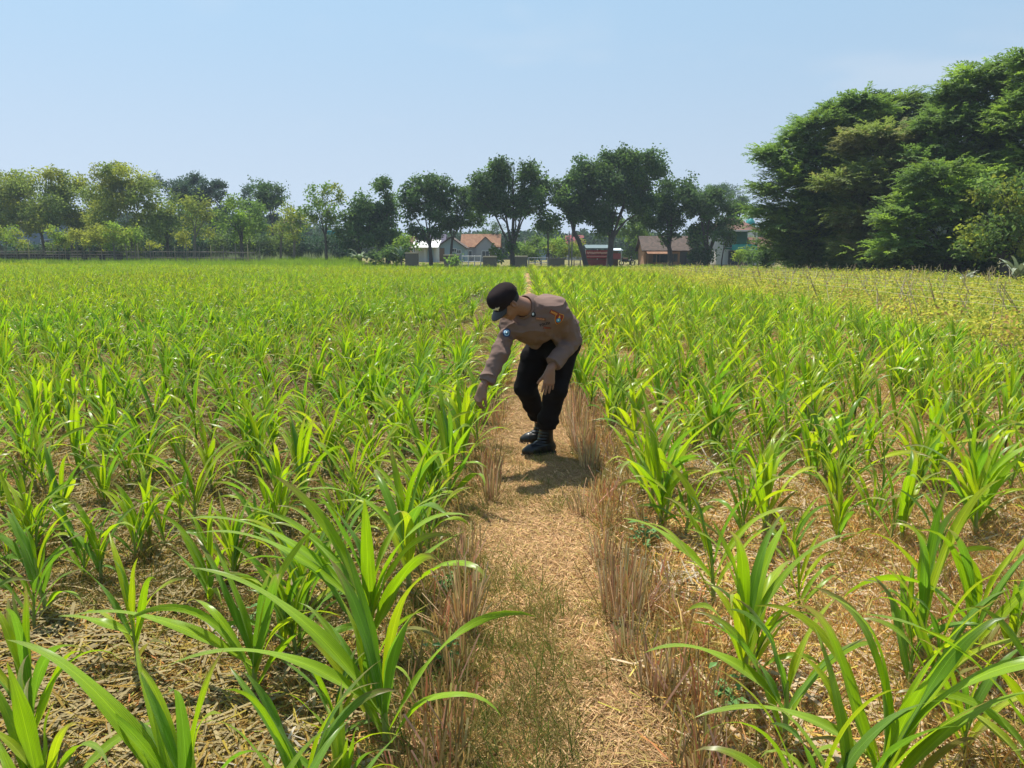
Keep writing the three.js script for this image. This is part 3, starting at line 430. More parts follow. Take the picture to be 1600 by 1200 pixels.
// ---------------------------------------------------------------- village, fence, bean field
{
  const roofTex = (seed, base, inks, rows) => { const cv = document.createElement('canvas'); cv.width = 256; cv.height = 256; const q = cv.getContext('2d'), r = rng(seed); q.fillStyle = base; q.fillRect(0, 0, 256, 256); const n = 12, h = 256 / rows; for (let j = 0; j < rows; j++) for (let i = 0; i < n; i++) { q.fillStyle = inks[Math.floor(r() * inks.length)]; q.globalAlpha = 0.55; q.fillRect((i + (j % 2) * 0.5) * 256 / n, j * h, 256 / n, h * 0.86); q.globalAlpha = 1; } const t = new THREE.CanvasTexture(cv); t.colorSpace = THREE.SRGBColorSpace; t.wrapS = t.wrapT = THREE.RepeatWrapping; const b = new THREE.CanvasTexture(cv); b.wrapS = b.wrapT = THREE.RepeatWrapping; return [t, b]; };
  const roofMat = (seed, base, inks) => { const [t, b] = roofTex(seed, base, inks, 10); return std([0.46, 0.46, 0.46], 0.9, { map: t, bumpMap: b, bumpScale: 0.03 }); };
  const M = { orange: roofMat(1, '#a8744e', ['#b58058', '#9a6a48', '#bd8f66', '#8a5c3e']), brown: roofMat(2, '#6a564a', ['#765f52', '#5c4a40', '#826a5c', '#4f3f37']), red: roofMat(3, '#835443', ['#92624e', '#734637', '#9c705c', '#643c30']), pink: roofMat(4, '#a5484c', ['#b4565a', '#963c42']), pale: roofMat(5, '#b9aca2', ['#c6bab0', '#a79a91']), violet: roofMat(6, '#77718a', ['#827c95', '#6b657d']),
    blue: std([0.26, 0.35, 0.40], 0.9, { bumpMap: litterBump, bumpScale: 0.01 }), grey: std([0.30, 0.30, 0.31], 0.95, { bumpMap: litterBump, bumpScale: 0.01 }), white: std([0.60, 0.59, 0.57], 0.85), dirty: std([0.52, 0.52, 0.50], 0.95, { map: null, bumpMap: litterBump, bumpScale: 0.01 }), brick: std([0.36, 0.19, 0.10], 0.95, { bumpMap: crumbBump, bumpScale: 0.01 }), dark: std([0.03, 0.032, 0.036], 0.5), wood: std([0.16, 0.10, 0.06], 0.9), tan: std([0.46, 0.38, 0.29], 0.95), block: std([0.13, 0.115, 0.095], 0.95, { bumpMap: litterBump, bumpScale: 0.02 }), green: std([0.03, 0.15, 0.10], 0.75), teal: std([0.015, 0.27, 0.25], 0.5), glass: new THREE.MeshPhysicalMaterial({ color: lin(0.04, 0.05, 0.055), roughness: 0.1 }), sheet: std([0.55, 0.55, 0.54], 0.6), blueSheet: std([0.42, 0.52, 0.64], 0.6), darkSheet: std([0.05, 0.10, 0.11], 0.6), cream: std([0.42, 0.36, 0.28], 0.9), pinkWall: std([0.55, 0.27, 0.22], 0.9), wall2: std([0.18, 0.23, 0.30], 0.95), bamboo: std([0.46, 0.36, 0.20], 0.8), bambooGrey: std([0.20, 0.17, 0.135], 0.9) };
  // a roof plane pair with thickness; ridge along x or z; uv in metres
  const gable = (w, d, h, y, over, along = 'x', th = 0.12) => { const out = [], W = along === 'x' ? w : d, D = (along === 'x' ? d : w) / 2, s = Math.hypot(D, h), k = (D + over) / D; for (const sg of [-1, 1]) { const g = new THREE.BoxGeometry(W + 2 * over, th, s * k); const u = g.attributes.uv, p = g.attributes.position; for (let i = 0; i < u.count; i++) u.setXY(i, p.getX(i) / 3, p.getZ(i) / 3); placed(g, 0, y + h - h * k / 2 + th * 0.5, sg * (D * k) / 2, 0, sg * Math.atan2(h, D), 0); if (along !== 'x') g.rotateY(Math.PI / 2); out.push(g); } return merged(out); };
  const gableWall = (w, h, th) => { const s = new THREE.Shape(); s.moveTo(-w / 2, 0); s.lineTo(w / 2, 0); s.lineTo(0, h); s.closePath(); return new THREE.ExtrudeGeometry(s, { depth: th, bevelEnabled: false }); };
  const win = (h, x, y, z, w, hh, mat = M.white) => { const f = part('window', merged([box(w + 0.16, 0.08, 0.10, x, y + hh / 2 + 0.04, z), box(w + 0.16, 0.08, 0.10, x, y - hh / 2 - 0.04, z), box(0.08, hh, 0.10, x - w / 2 - 0.04, y, z), box(0.08, hh, 0.10, x + w / 2 + 0.04, y, z), box(0.05, hh, 0.08, x, y, z)]), mat, h); part('pane', new THREE.BoxGeometry(w, hh, 0.03).translate(x, y, z - 0.02), M.glass, f); return f; };
  const door = (h, x, z, w, hh, mat = M.wood) => part('door', merged([box(w, hh, 0.06, x, hh / 2, z), box(w * 0.7, hh * 0.35, 0.03, x, hh * 0.28, z + 0.04), box(w * 0.7, hh * 0.35, 0.03, x, hh * 0.72, z + 0.04)]), mat, h);
  const house = (name, label, px0, px1, D, cat = 'house') => { const a = xAt(px0, D), b = xAt(px1, D), t = thing(name, label, cat, [(a + b) / 2, groundY((a + b) / 2, -D) - 0.02, -D]); return [t, b - a]; };
  const Y = (py, D) => yAt(py, D) + 0.1;
  { const D = 108, [t, w] = house('house', 'pale blue house with plain gable front between the white shed and the orange roof', 682, 727, D), e = Y(389, D), h = Y(373, D) - e;
    part('wall', merged([box(w, e, 5, 0, e / 2, -2.5), placed(gableWall(w, h - 0.1, 0.2), 0, e, -0.2)]), M.blue, t); part('roof', gable(w, 5.4, h, e, 0.25, 'z').translate(0, 0, -2.4), M.brown, t); win(t, w * 0.12, e * 0.82, 0.03, 0.5, 0.4); win(t, w * 0.28, e * 0.72, 0.03, 0.5, 0.4); door(t, -w * 0.32, 0.04, 0.8, 1.9); }
  { const D = 116, [t, w] = house('house', 'grey walled house with bright orange tiled roof', 722, 779, D), e = Y(386, D), h = Y(367, D) - e;
    part('wall', merged([box(w, e, 6, 0, e / 2, -3), box(w * 0.52, e, 1.6, w * 0.16, e / 2, 0.8), placed(gableWall(w * 0.52, h * 0.75, 0.2), w * 0.16, e, 1.4)]), M.grey, t); part('roof', gable(w, 6, h, e, 0.3).translate(0, 0, -3), M.orange, t); part('porch_roof', gable(w * 0.52, 4.4, h * 0.75, e, 0.12, 'z', 0.1).translate(w * 0.16, 0, -0.5), M.orange, t); win(t, w * 0.16, e * 0.5, 1.63, 1.0, 0.9); win(t, -w * 0.32, e * 0.5, 0.03, 0.9, 0.9); door(t, w * 0.33, 1.64, 0.8, 1.9); }
  { const D = 100, [t, w] = house('shed', 'open shed with sloping white sheet roof beside the dark flat topped tree', 645, 683, D, 'shed'), e = Y(389, D);
    part('roof', placed(new THREE.BoxGeometry(w * 1.12, 0.08, 4.4), 0, e + 0.45, -1.8, 0, 0.24), M.sheet, t); part('wall', merged([box(w * 0.9, e - 0.05, 0.15, 0, (e - 0.05) / 2, -0.9), box(0.15, e, 2.6, -w * 0.44, e / 2, -2.3), box(0.15, e, 2.6, w * 0.44, e / 2, -2.3)]), M.dirty, t); for (const s of [-0.46, 0, 0.46]) part('post', box(0.1, e - 0.06, 0.1, w * s, (e - 0.06) / 2, 0.1), M.white, t); door(t, w * 0.2, -0.79, 0.8, 1.7, M.blue); }
  { const D = 150, [t, w] = house('building', 'narrow white building with columns and dark green roof above the shed', 655, 671, D, 'building'), e = Y(367, D); part('wall', box(w, e, 4, 0, e / 2, -2.5), M.dirty, t); for (const s of [-0.44, -0.12, 0.2, 0.46]) part('column', new THREE.CylinderGeometry(0.14, 0.16, e, 8).translate(w * s, e / 2, -0.1), M.white, t); part('roof', new THREE.ConeGeometry(w * 0.78, 1.0, 4).rotateY(Math.PI / 4).translate(0, e + 0.5, -2.0), M.green, t); win(t, 0.15 * w, e * 0.75, -0.46, 0.7, 1.4); }
  { const D = 128, [t, w] = house('house', 'small house with brownish red roof left of the white shed roof', 641, 656, D), e = Y(384, D); part('wall', box(w, e, 3, 0, e / 2, -1.5), M.pinkWall, t); part('roof', gable(w, 3.2, 1.2, e, 0.2).translate(0, 0, -1.5), M.red, t); win(t, 0, e * 0.6, 0.03, 0.7, 0.7); }
  { const D = 126, [t, w] = house('house', 'low house with violet grey roof behind the pale blue gable', 670, 694, D), e = Y(384, D); part('wall', box(w, e, 4, 0, e / 2, -2), M.dirty, t); part('roof', gable(w, 4, 1.5, e, 0.25).translate(0, 0, -2), M.violet, t); win(t, -w * 0.2, e * 0.6, 0.03, 0.8, 0.8); }
  { const D = 150, [t, w] = house('house', 'far house with pale roof between the two slim trunks in the middle', 822, 853, D), e = Y(388, D); part('wall', box(w, e, 5, 0, e / 2, -2.5), M.blue, t); part('roof', gable(w, 5, 1.9, e, 0.3).translate(0, 0, -2.5), M.pale, t); win(t, -w * 0.3, e * 0.6, 0.03, 0.9, 0.9); }
  { const D = 150, [t, w] = house('house', 'far house with rose red roof behind the two dark poles', 886, 911, D), e = Y(381, D); part('wall', box(w, e, 5, 0, e / 2, -2.5), M.cream, t); part('roof', gable(w, 5, 1.6, e, 0.3).translate(0, 0, -2.5), M.pink, t); win(t, w * 0.2, e * 0.6, 0.03, 0.9, 0.9); }
  { const D = 90, [t, w] = house('brick_house', 'long brick house with grey-brown tiled roof and orange awning', 1007, 1088, D), e = Y(390, D), h = Y(369.5, D) - e;
    part('wall', merged([box(w, e, 5, 0, e / 2, -2.5), placed(gableWall(4.9, h - 0.12, 0.18), -w / 2 + 0.002, e, -2.5, Math.PI / 2), placed(gableWall(4.9, h - 0.12, 0.18), w / 2 - 0.182, e, -2.5, Math.PI / 2)]), M.brick, t); part('roof', gable(w, 5, h, e, 0.35).translate(0, 0, -2.5), M.brown, t);
    const a = part('awning', placed(new THREE.BoxGeometry(w * 0.41, 0.08, 1.5), -w * 0.27, e - 0.32, 0.72, 0, 0.22), M.orange, t); for (const s of [-0.46, -0.3, -0.08]) part('post', box(0.09, e - 0.45, 0.09, w * s, (e - 0.45) / 2, 1.3), M.wood, t);
    win(t, w * 0.06, e * 0.5, 0.03, 0.9, 0.8, M.wood); win(t, -w * 0.2, e * 0.5, 0.03, 1.8, 1.0, M.wood); door(t, w * 0.26, 0.04, 0.9, 1.6, M.dark); door(t, -w * 0.40, 0.04, 0.8, 1.7); part('side_shed', box(w * 0.14, e * 0.55, 0.4, w * 0.37, e * 0.275, 0.22), M.dark, t); void a; }
  { const D = 92, a = xAt(1116, D), b = xAt(1179, D), w = b - a, t = thing('two_storey_house', 'two-storey house with red hipped roof, green upper floor and balcony', 'house', [(a + b) / 2, 0, -D]), e = Y(363, D), f = Y(391, D), h = Y(337, D) - e;
    part('wall', merged([box(w * 0.78, f, 6, w * 0.1, f / 2, -3.2), box(0.5, e, 6.2, -w * 0.40, e / 2, -3.0), box(w * 0.16, e * 0.97, 0.3, -w * 0.32, e * 0.485, 0.0)]), M.dirty, t); part('upper_wall', box(w * 0.72, e - f, 4.6, w * 0.04, f + (e - f) / 2, -3.9), M.green, t);
    part('ground_floor_front', box(w * 0.60, f * 0.92, 0.08, w * 0.16, f * 0.46, -0.13), M.dark, t);
    const r = new THREE.ConeGeometry(1, 1, 4); r.rotateY(Math.PI / 4); const rp = r.attributes.position; for (let i = 0; i < rp.count; i++) { const y = rp.getY(i) + 0.5, k = 1 + 0.35 * y * (1 - y) * -1; rp.setX(i, rp.getX(i) * k); } r.scale((w * 0.56) / 0.707, h, 3.9 / 0.707).translate(w * 0.02, e + h / 2 + 0.12, -3.0); part('roof', r, M.red, t);
    part('fascia', merged([box(w * 0.80, 0.16, 0.1, w * 0.13, e + 0.05, 0.86), box(0.1, 0.16, 7, w * 0.545, e + 0.05, -2.7)]), M.white, t);
    const bal = part('balcony', merged([box(w * 0.62, 0.14, 1.5, w * 0.20, f, 0.1), box(w * 0.62, 0.5, 0.08, w * 0.20, f + 0.33, 0.82)]), M.teal, t); part('rail', merged([box(w * 0.62, 0.06, 0.06, w * 0.20, f + 0.95, 0.82), ...[0, 1, 2, 3, 4, 5, 6].map((k) => box(0.05, 0.4, 0.05, w * (-0.10 + k * 0.1), f + 0.75, 0.82))]), M.green, bal);
    part('column', box(0.16, e - f - 0.1, 0.16, w * 0.485, f + (e - f) / 2, 0.70), M.white, t); part('column', box(0.16, f, 0.16, w * 0.485, f / 2 - 0.05, 0.70), M.white, t); win(t, -w * 0.06, f + (e - f) * 0.45, -1.57, 0.9, 1.3, M.white); door(t, w * 0.2, -0.06, 0.9, 1.8, M.wood); }
  { const D = 118, x = xAt(1170, D), t = thing('mosque_dome', 'turquoise onion dome rising behind the red hipped roof', 'dome', [x, 0, -D]), b = Y(361, D), tp = Y(340, D), R = mPer(D) * 7.6, H = tp - b; const prof = [[0.86, 0], [0.97, 0.14], [1, 0.3], [0.96, 0.48], [0.78, 0.68], [0.48, 0.84], [0.2, 0.94], [0.05, 1], [0, 1.02]].map(([q, y]) => new THREE.Vector2(q * R, y * H)); part('dome', new THREE.LatheGeometry(prof, 28).translate(0, b, 0), M.teal, t); part('drum', new THREE.CylinderGeometry(R * 0.86, R * 0.9, b, 20).translate(0, b / 2, 0), M.dirty, t); part('finial', new THREE.CylinderGeometry(0.03, 0.05, 0.8, 6).translate(0, tp + 0.3, 0), M.teal, t); }
  { const D = 98, [t, w] = house('house', 'house with weathered brown roof right of the two-storey house', 1180, 1212, D), e = Y(388, D); part('wall', box(w, e, 5, 0, e / 2, -2.5), M.dirty, t); part('roof', gable(w, 5, 1.3, e, 0.3).translate(0, 0, -2.5), M.red, t); win(t, -w * 0.2, e * 0.55, 0.03, 0.9, 0.8); }
  { const D = 104, [t, w] = house('building', 'blue-grey building behind the olive trees at the far left', -10, 84, D, 'building'), e = Y(352, D); part('wall', box(w, e, 6, 0, e / 2, -3), M.wall2, t); part('roof', gable(w, 6, 1.6, e, 0.3).translate(0, 0, -3), M.violet, t); for (const s of [-0.25, 0.05, 0.38]) win(t, w * s, e * 0.45, 0.03, 1.1, 1.0); }
  { const D = 100, [t, w] = house('house', 'small white wall of a house low behind the yellow-green saplings', 143, 162, D), e = Y(379, D); part('wall', box(w, e, 4, 0, e / 2, -2), M.blue, t); part('roof', gable(w, 4, 1.0, e, 0.25).translate(0, 0, -2), M.brown, t); win(t, w * 0.2, e * 0.5, 0.03, 0.7, 0.7); }
  { const D = 104, [t, w] = house('house', 'small white house half hidden left of the bright green rounded tree', 276, 296, D), e = Y(386, D); part('wall', box(w, e, 4, 0, e / 2, -2), M.white, t); part('roof', gable(w, 4, 0.9, e, 0.25).translate(0, 0, -2), M.violet, t); win(t, w * 0.1, e * 0.5, 0.03, 0.7, 0.6); }
  { const D = 118, [t, w] = house('house', 'cream house showing between the two small yellowish trees', 436, 458, D), e = Y(358, D); part('wall', box(w, e, 4, 0, e / 2, -2), M.cream, t); part('roof', gable(w, 4, 0.9, e, 0.25).translate(0, 0, -2), M.brown, t); win(t, w * 0.2, e * 0.8, 0.03, 0.7, 0.7); }
  { const D = 100, x = xAt(520, D), t = thing('sign', 'turquoise sign board on posts behind the slim tree', 'sign', [x, 0, -D]), y = Y(366, D); part('board', new RoundedBoxGeometry(1.5, 0.75, 0.08, 2, 0.03).translate(0, y, 0), M.teal, t); for (const s of [-0.55, 0.55]) part('post', new THREE.CylinderGeometry(0.05, 0.05, y, 8).translate(s, y / 2, -0.08), M.grey, t); }
  { const D = 60, x = xAt(1300, D), t = thing('gate_post', 'pale pink post under the left end of the tree mass', 'post', [x, 0, -D]); part('shaft', box(0.45, 1.2, 0.45, 0, 0.6, 0), M.pinkWall, t); part('cap', box(0.56, 0.1, 0.56, 0, 1.25, 0), M.white, t); }
  // low block walls with flat tops along the field road
  [[634, 653, 395, 72, 'brown block wall with pale top beside the shed and dark tree'], [694, 717, 397.5, 70, 'dark block wall with tan top left of the white railing'], [755, 776, 400, 70, 'dark block wall with tan top right of the white railing'], [805, 824, 399.5, 70, 'brown block wall with pale top right of the thick trunked tree'], [858, 882, 403, 70, 'plain dark block wall left of the two dark poles']].forEach(([a, b, py, D, label], i) => { const [t, w] = house('block_wall', label, a, b, D, 'low wall'), h = Y(py, D); part('wall', box(w, h - 0.1, 0.9, 0, (h - 0.1) / 2, 0), M.block, t); part('top_slab', box(w * 1.03, 0.10, 1.0, 0, h - 0.05, 0), i === 4 ? M.block : M.tan, t); });
  const railing = (a, b, py, label, mat) => { const D = 71, [t, w] = house('railing', label, a, b, D, 'railing'), h = Y(py, D); for (let k = 0; k < 4; k++) part('post', new THREE.CylinderGeometry(0.045, 0.05, h, 8).translate(w * (k / 3 - 0.5), h / 2, 0), mat, t); for (const q of [0.94, 0.55]) part('rail', new THREE.CylinderGeometry(0.03, 0.03, w, 8).rotateZ(Math.PI / 2).translate(0, h * q, 0.05), mat, t); };
  railing(722, 751, 399, 'white pipe railing between two dark block walls', M.white); railing(826, 856, 401.5, 'grey pipe railing right of the thick trunked tree', M.grey);
  for (const [px, l] of [[889, 'left one of the two thin dark poles beside the leaning tree'], [893.5, 'right one of the two thin dark poles beside the leaning tree']]) { const D = 76, h = Y(363, D), t = thing('pole', l, 'pole', [xAt(px, D), 0, -D]); part('shaft', new THREE.CylinderGeometry(0.045, 0.07, h, 8).translate(0, h / 2, 0), M.bambooGrey, t); part('crosspiece', new THREE.CylinderGeometry(0.025, 0.025, 0.35, 6).rotateZ(Math.PI / 2).translate(0, h * 0.93, 0.05), M.bambooGrey, t); }
  { const D = 83, [t, w] = house('stall', 'roadside stall with red lettered banner under a dark sheet roof', 914, 971, D, 'stall'), H = Y(389, D), bh = 0.85;
    part('roof', placed(new THREE.BoxGeometry(w * 0.75, 0.07, 2.6), -w * 0.1, H + 0.25, -1.2, 0, 0.14), M.darkSheet, t); part('roof', placed(new THREE.BoxGeometry(w * 0.36, 0.07, 2.2), w * 0.36, H - 0.05, -1.0, 0, 0.10), M.blueSheet, t);
    for (const s of [-0.48, -0.16, 0.17, 0.5]) part('post', box(0.08, H, 0.08, w * s, H / 2, 0), M.dirty, t);
    const cv = document.createElement('canvas'); cv.width = 512; cv.height = 128; const q = cv.getContext('2d'), r = rng(66); q.fillStyle = '#8e1620'; q.fillRect(0, 0, 512, 128); q.fillStyle = '#d9b9b0'; for (let i = 0; i < 26; i++) { const x = 24 + i * 18; q.fillRect(x, 22 + 10 * r(), 11, 26 + 8 * r()); } q.fillStyle = '#2b0b14'; q.fillRect(0, 66, 512, 10); q.fillStyle = '#c9a49c'; for (let i = 0; i < 34; i++) q.fillRect(30 + i * 13.4, 88 + 4 * r(), 8, 16); const tx = new THREE.CanvasTexture(cv); tx.colorSpace = THREE.SRGBColorSpace;
    part('banner', new THREE.BoxGeometry(w * 0.62, bh, 0.03).translate(-w * 0.17, H - bh / 2 - 0.12, 0.07), std([1, 1, 1], 0.6, { map: tx }), t); part('counter', box(w * 0.62, 0.75, 0.5, -w * 0.17, 0.375, -0.2), std([0.20, 0.03, 0.035], 0.7), t); part('back_wall', box(w * 0.95, H * 0.9, 0.1, 0, H * 0.45, -2.0), M.wood, t); part('side_banner', box(w * 0.24, 0.6, 0.03, w * 0.36, H - 0.75, 0.06), std([0.30, 0.06, 0.06], 0.7), t); }
  { const D = 78, x = xAt(902, D), t = thing('table', 'small wooden table left of the red banner stall', 'table', [x, 0, -D]); part('tabletop', box(0.72, 0.06, 0.6, 0, 0.66, 0), M.tan, t); for (const a of [-1, 1]) for (const b of [-1, 1]) part('leg', box(0.06, 0.63, 0.06, 0.31 * a, 0.315, 0.25 * b), M.wood, t); part('shelf', box(0.66, 0.04, 0.5, 0, 0.3, 0), M.tan, t); }
  { const D = 84, t = thing('motorcycle', 'small dark parked motorcycle right of the red banner stall', 'motorcycle', [xAt(980, D), 0, -D]), tyre = new THREE.TorusGeometry(0.24, 0.06, 8, 20); for (const s of [-0.6, 0.6]) part('wheel', tyre.clone().translate(s, 0.3, 0), M.dark, t); part('body', merged([limbGeo([V(-0.5, 0.55, 0), V(-0.1, 0.55, 0), V(0.3, 0.5, 0), V(0.5, 0.75, 0)], [0.12, 0.15, 0.10, 0.06], 8), limbGeo([V(0.6, 0.3, 0), V(0.45, 0.95, 0)], [0.04, 0.04], 6)]), M.dark, t); part('seat', limbGeo([V(-0.55, 0.74, 0), V(0.1, 0.74, 0)], [0.10, 0.09], 8), M.wood, t); part('handlebar', limbGeo([V(0.40, 0.98, -0.32), V(0.45, 0.95, 0), V(0.40, 0.98, 0.32)], [0.02, 0.02, 0.02], 6), M.grey, t); }
  // bamboo fence along the far left end of the field
  { const t = thing('bamboo_fence', 'grey weathered bamboo fence along the far left end of the maize field', 'fence'), r = rng(313), P = (px) => { const D = lerp(78, 74, px / 400); return V(xAt(px, D), groundY(xAt(px, D), -D), -D); }, pk = [], mesh = [];
    for (let k = 0; k <= 22; k++) { const px = -12 + k * 19, p = P(px), h = 1.75 + 0.5 * r(); part('post', limbGeo([p, p.clone().add(V(0.08 * (r() - 0.5), h, 0))], [0.055, 0.045], 6), k % 3 ? M.bambooGrey : M.bamboo, t); }
    for (let k = 0; k < 210; k++) { const px = -14 + k * 2.0 + r(), p = P(px), h = (px < 200 ? 1.15 : 1.25) + 0.35 * r() + (r() < 0.12 ? 0.5 : 0); pk.push(limbGeo([p.clone().add(V(0, 0, 0.08)), p.clone().add(V(0.12 * (r() - 0.5), h, 0.08))], [0.022, 0.016], 4)); }
    part('pickets', merged(pk), M.bambooGrey, t, 'stuff');
    for (let j = 0; j < 5; j++) for (let s = 0; s < 10; s++) { const a = P(-12 + s * 41), b = P(-12 + (s + 1) * 41), y = 0.25 + j * 0.27; if (s > 4 && j % 2) continue; mesh.push(limbGeo([a.clone().add(V(0, y + 0.06 * r(), -0.05)), b.clone().add(V(0, y + 0.06 * r(), -0.05))], [0.04, 0.03], 5)); }
    part('rails', merged(mesh), M.bambooGrey, t, 'stuff'); const sl = []; for (let s = 0; s < 24; s++) { const a = P(-12 + s * 9.2), b = P(-12 + (s + 1) * 9.2), m = a.clone().lerp(b, 0.5), w = a.distanceTo(b); if (s < 13 || s % 3 === 0) sl.push(box(w * 0.97, 0.95 + 0.25 * r(), 0.03, m.x, m.y + 0.6, m.z - 0.12)); } part('woven_panel', merged(sl), std([0.17, 0.145, 0.12], 0.95, { map: litterMap, bumpMap: litterBump, bumpScale: 0.03 }), t, 'stuff'); }
  // grass on the verge and the bank between the field and the trees
  const tuft = (() => { const r = rng(8), P = []; for (let i = 0; i < 26; i++) { const a = r() * 6.283, d = r() * 0.3, c = V(Math.cos(a) * d, 0, Math.sin(a) * d), h = 0.35 + 0.45 * r(), e = c.clone().add(V((r() - 0.5) * 0.4, h, (r() - 0.5) * 0.4)), w = V(Math.cos(a + 1), 0, Math.sin(a + 1)).multiplyScalar(0.025); P.push(c.clone().sub(w), c.clone().add(w), e); } const g = new THREE.BufferGeometry().setFromPoints(P); g.computeVertexNormals(); return g; })();
  { const r = rng(515), o = thing('verge_grass', 'green grass on the verge and bank between the field and the trees', 'grass'), ms = [], cs = []; o.userData.kind = 'stuff';
    for (let i = 0; i < 16000; i++) { const px = -40 + 1740 * r(), D0 = maizeFarD(px), D = D0 + (px < 420 ? 28 : 30) * r() * r() + 0.5, x = xAt(px, D), s = (px > 440 && px < 560 ? 1.0 : px < 440 ? 0.9 : 0.42) * (0.6 + 0.7 * r()), v = 0.7 + 0.6 * r(), pale = px > 330 && px < 520 && D > 84; ms.push(new THREE.Matrix4().compose(V(x, groundY(x, -D), -D), new THREE.Quaternion().setFromAxisAngle(V(0, 1, 0), r() * 6), V(s * 1.3, s * (pale ? 1.6 : 1), s * 1.3))); cs.push(pale ? lin(0.27 * v, 0.33 * v, 0.16 * v) : lin(0.27 * v, 0.40 * v, 0.03 * v)); }
    instanced('tufts', tuft, crownMat, ms, cs, o); }
  // bean field: yellowing vines and crossed bamboo sticks
  const inBeans = (x, z) => x > MAIZE_RIGHT(z) + 0.25 && z < -6 && x < 0.75 * -z + 2 && -z < 68 - (x - 5) * 2.1 + 0 && -z < 54;
  { const r = rng(616), o = thing('bean_vines', 'low yellow-green bean vines covering the field right of the maize', 'bean crop'), ms = [], cs = []; o.userData.kind = 'stuff'; const g = [leafClump(91, 22, 0.24, 0.065, 0.8), leafClump(92, 22, 0.24, 0.065, 0.8)], parts = [[[], []], [[], []]];
    for (let i = 0; i < 42000; i++) { const z = -6 - 50 * Math.pow(r(), 0.8), row = Math.floor(r() * 26), x = 6.4 + row * 0.95 + (r() + r() - 1) * 0.5; if (!inBeans(x, z)) continue; const y = groundY(x, z) + (0.04 + 0.42 * Math.pow(r(), 0.8)) * (0.7 + 0.6 * clamp(0.5 + fbm(x * 0.4, 1, z * 0.4, 2))), v = 0.75 + 0.5 * r(), br = r(), c = br < 0.07 ? [0.34, 0.22, 0.07] : br < 0.65 ? [0.47, 0.46, 0.055] : [0.28, 0.37, 0.035], b = parts[i % 2], s = 0.75 + 0.5 * r(); b[0].push(new THREE.Matrix4().compose(V(x, y, z), new THREE.Quaternion().setFromEuler(new THREE.Euler((r() - 0.5), r() * 6, (r() - 0.5))), V(s, s, s))); b[1].push(lin(c[0] * v, c[1] * v, c[2] * v)); }
    parts.forEach(([m, c], i) => instanced('vines', g[i], crownMat, m, c, o)); void ms; void cs; }
  { const r = rng(717), spots = []; for (let row = 0; row < 22; row++) for (let z = -8.6 - r(); z > -52; z -= 1.25 + 0.3 * r()) { const x = 6.6 + row * 1.15 + (r() - 0.5) * 0.2; if (inBeans(x, z) && r() < 0.92) spots.push([x, z, row]); }
    const inRow = new Map(); for (const p of spots) { const n = (inRow.get(p[2]) ?? 0) + 1; inRow.set(p[2], n); p.push(n); }
    spots.sort((a, b) => Math.hypot(...a) - Math.hypot(...b)); const protos = new Map(), mats = [M.bamboo, std([0.50, 0.41, 0.26], 0.8), std([0.30, 0.21, 0.115], 0.9)];
    spots.slice(0, 240).forEach(([x, z, row, nth], i) => { const v = i % 14, near = i < 14, label = near ? 'crossed bamboo bean sticks nearest the maize at right, ' + ['tallest dark ones', 'with one slanting stick', 'thin pale ones', 'leaning together', 'dark branched ones', 'straight upright ones', 'pale pair', 'close to the right edge', 'splayed wide', 'with a broken tip', 'short pair', 'grey pair', 'slender trio', 'bent ones'][i] : ORD(nth) + ' bean sticks from the front in the ' + ORD(row + 1) + ' row beyond the maize', group = 'crossed bamboo sticks across the bean field'; let t;
      if (protos.has(v)) { t = protos.get(v).clone(); t.name = numbered('bean_sticks'); scene.add(t); tag(t, label, 'bean sticks', group); }
      else { t = thing('bean_sticks', label, 'bean sticks', [0, 0, 0], 0, group); protos.set(v, t); const n = 2 + Math.floor(r() * 2.4); for (let k = 0; k < n; k++) { const a = r() * 6.283, h = 0.72 + 0.24 * r(), f = V(Math.cos(a) * 0.30, -0.05, Math.sin(a) * 0.30), e = V(-f.x * (0.1 + 0.9 * r()), h, -f.z * (0.1 + 0.9 * r())); part('stick', limbGeo([f, f.clone().lerp(e, 0.5).add(V(0.04 * (r() - 0.5), 0, 0.04 * (r() - 0.5))), e], [0.011, 0.010, 0.006], 5), mats[Math.floor(r() * 3)], t); } }
      t.position.set(x, groundY(x, z), z); t.rotation.y = r() * 6.283; t.scale.setScalar(0.9 + 0.25 * r()); });
    for (let k = 0; k < 6; k++) { const x = 6.6 + k * 1.15, pts = []; for (let z = -9; z > -44; z -= 2.5) if (inBeans(x, z)) pts.push(V(x + 0.05 * (r() - 0.5), groundY(x, z) + 0.70 + 0.05 * r(), z)); if (pts.length > 2) solo('trellis_string', limbGeo(pts, pts.map(() => 0.0022), 4), std([0.6, 0.55, 0.4], 0.7), 'thin pale string along the ' + ['first', 'second', 'third', 'fourth', 'fifth', 'sixth'][k] + ' row of bean sticks from the maize', 'string'); } }
  // a few plants with a look of their own
  const frondPlant = (name, label, px, D, n, len, wide, up, col, base = 0) => { const r = rng(px), t = thing(name, label, 'plant', [xAt(px, D), groundY(xAt(px, D), -D) + base, -D]), m = new THREE.MeshPhysicalMaterial({ color: lin(...col), roughness: 0.85, transmission: 0.3, thickness: 0 }); part('stem', limbGeo([V(0, -0.1, 0), V(0.05, up, 0)], [0.09, 0.07], 7), M.block, t); for (let k = 0; k < n; k++) { const g = maizeLeaf({ len: len * (0.8 + 0.4 * r()), w: wide, az: r() * 6.283, el: 0.7 + 0.7 * r(), droop: 1.2 + 0.7 * r(), base: V(0.04, up, 0), col, seed: k + px, seg: 10, wave: 0.4 }); g.deleteAttribute('color'); part('leaf', g, m, t); } };
  frondPlant('banana_plant', 'broad-leaved plant at the left foot of the joined dark trees', 560, 73, 11, 1.5, 0.28, 0.6, [0.10, 0.17, 0.035]);
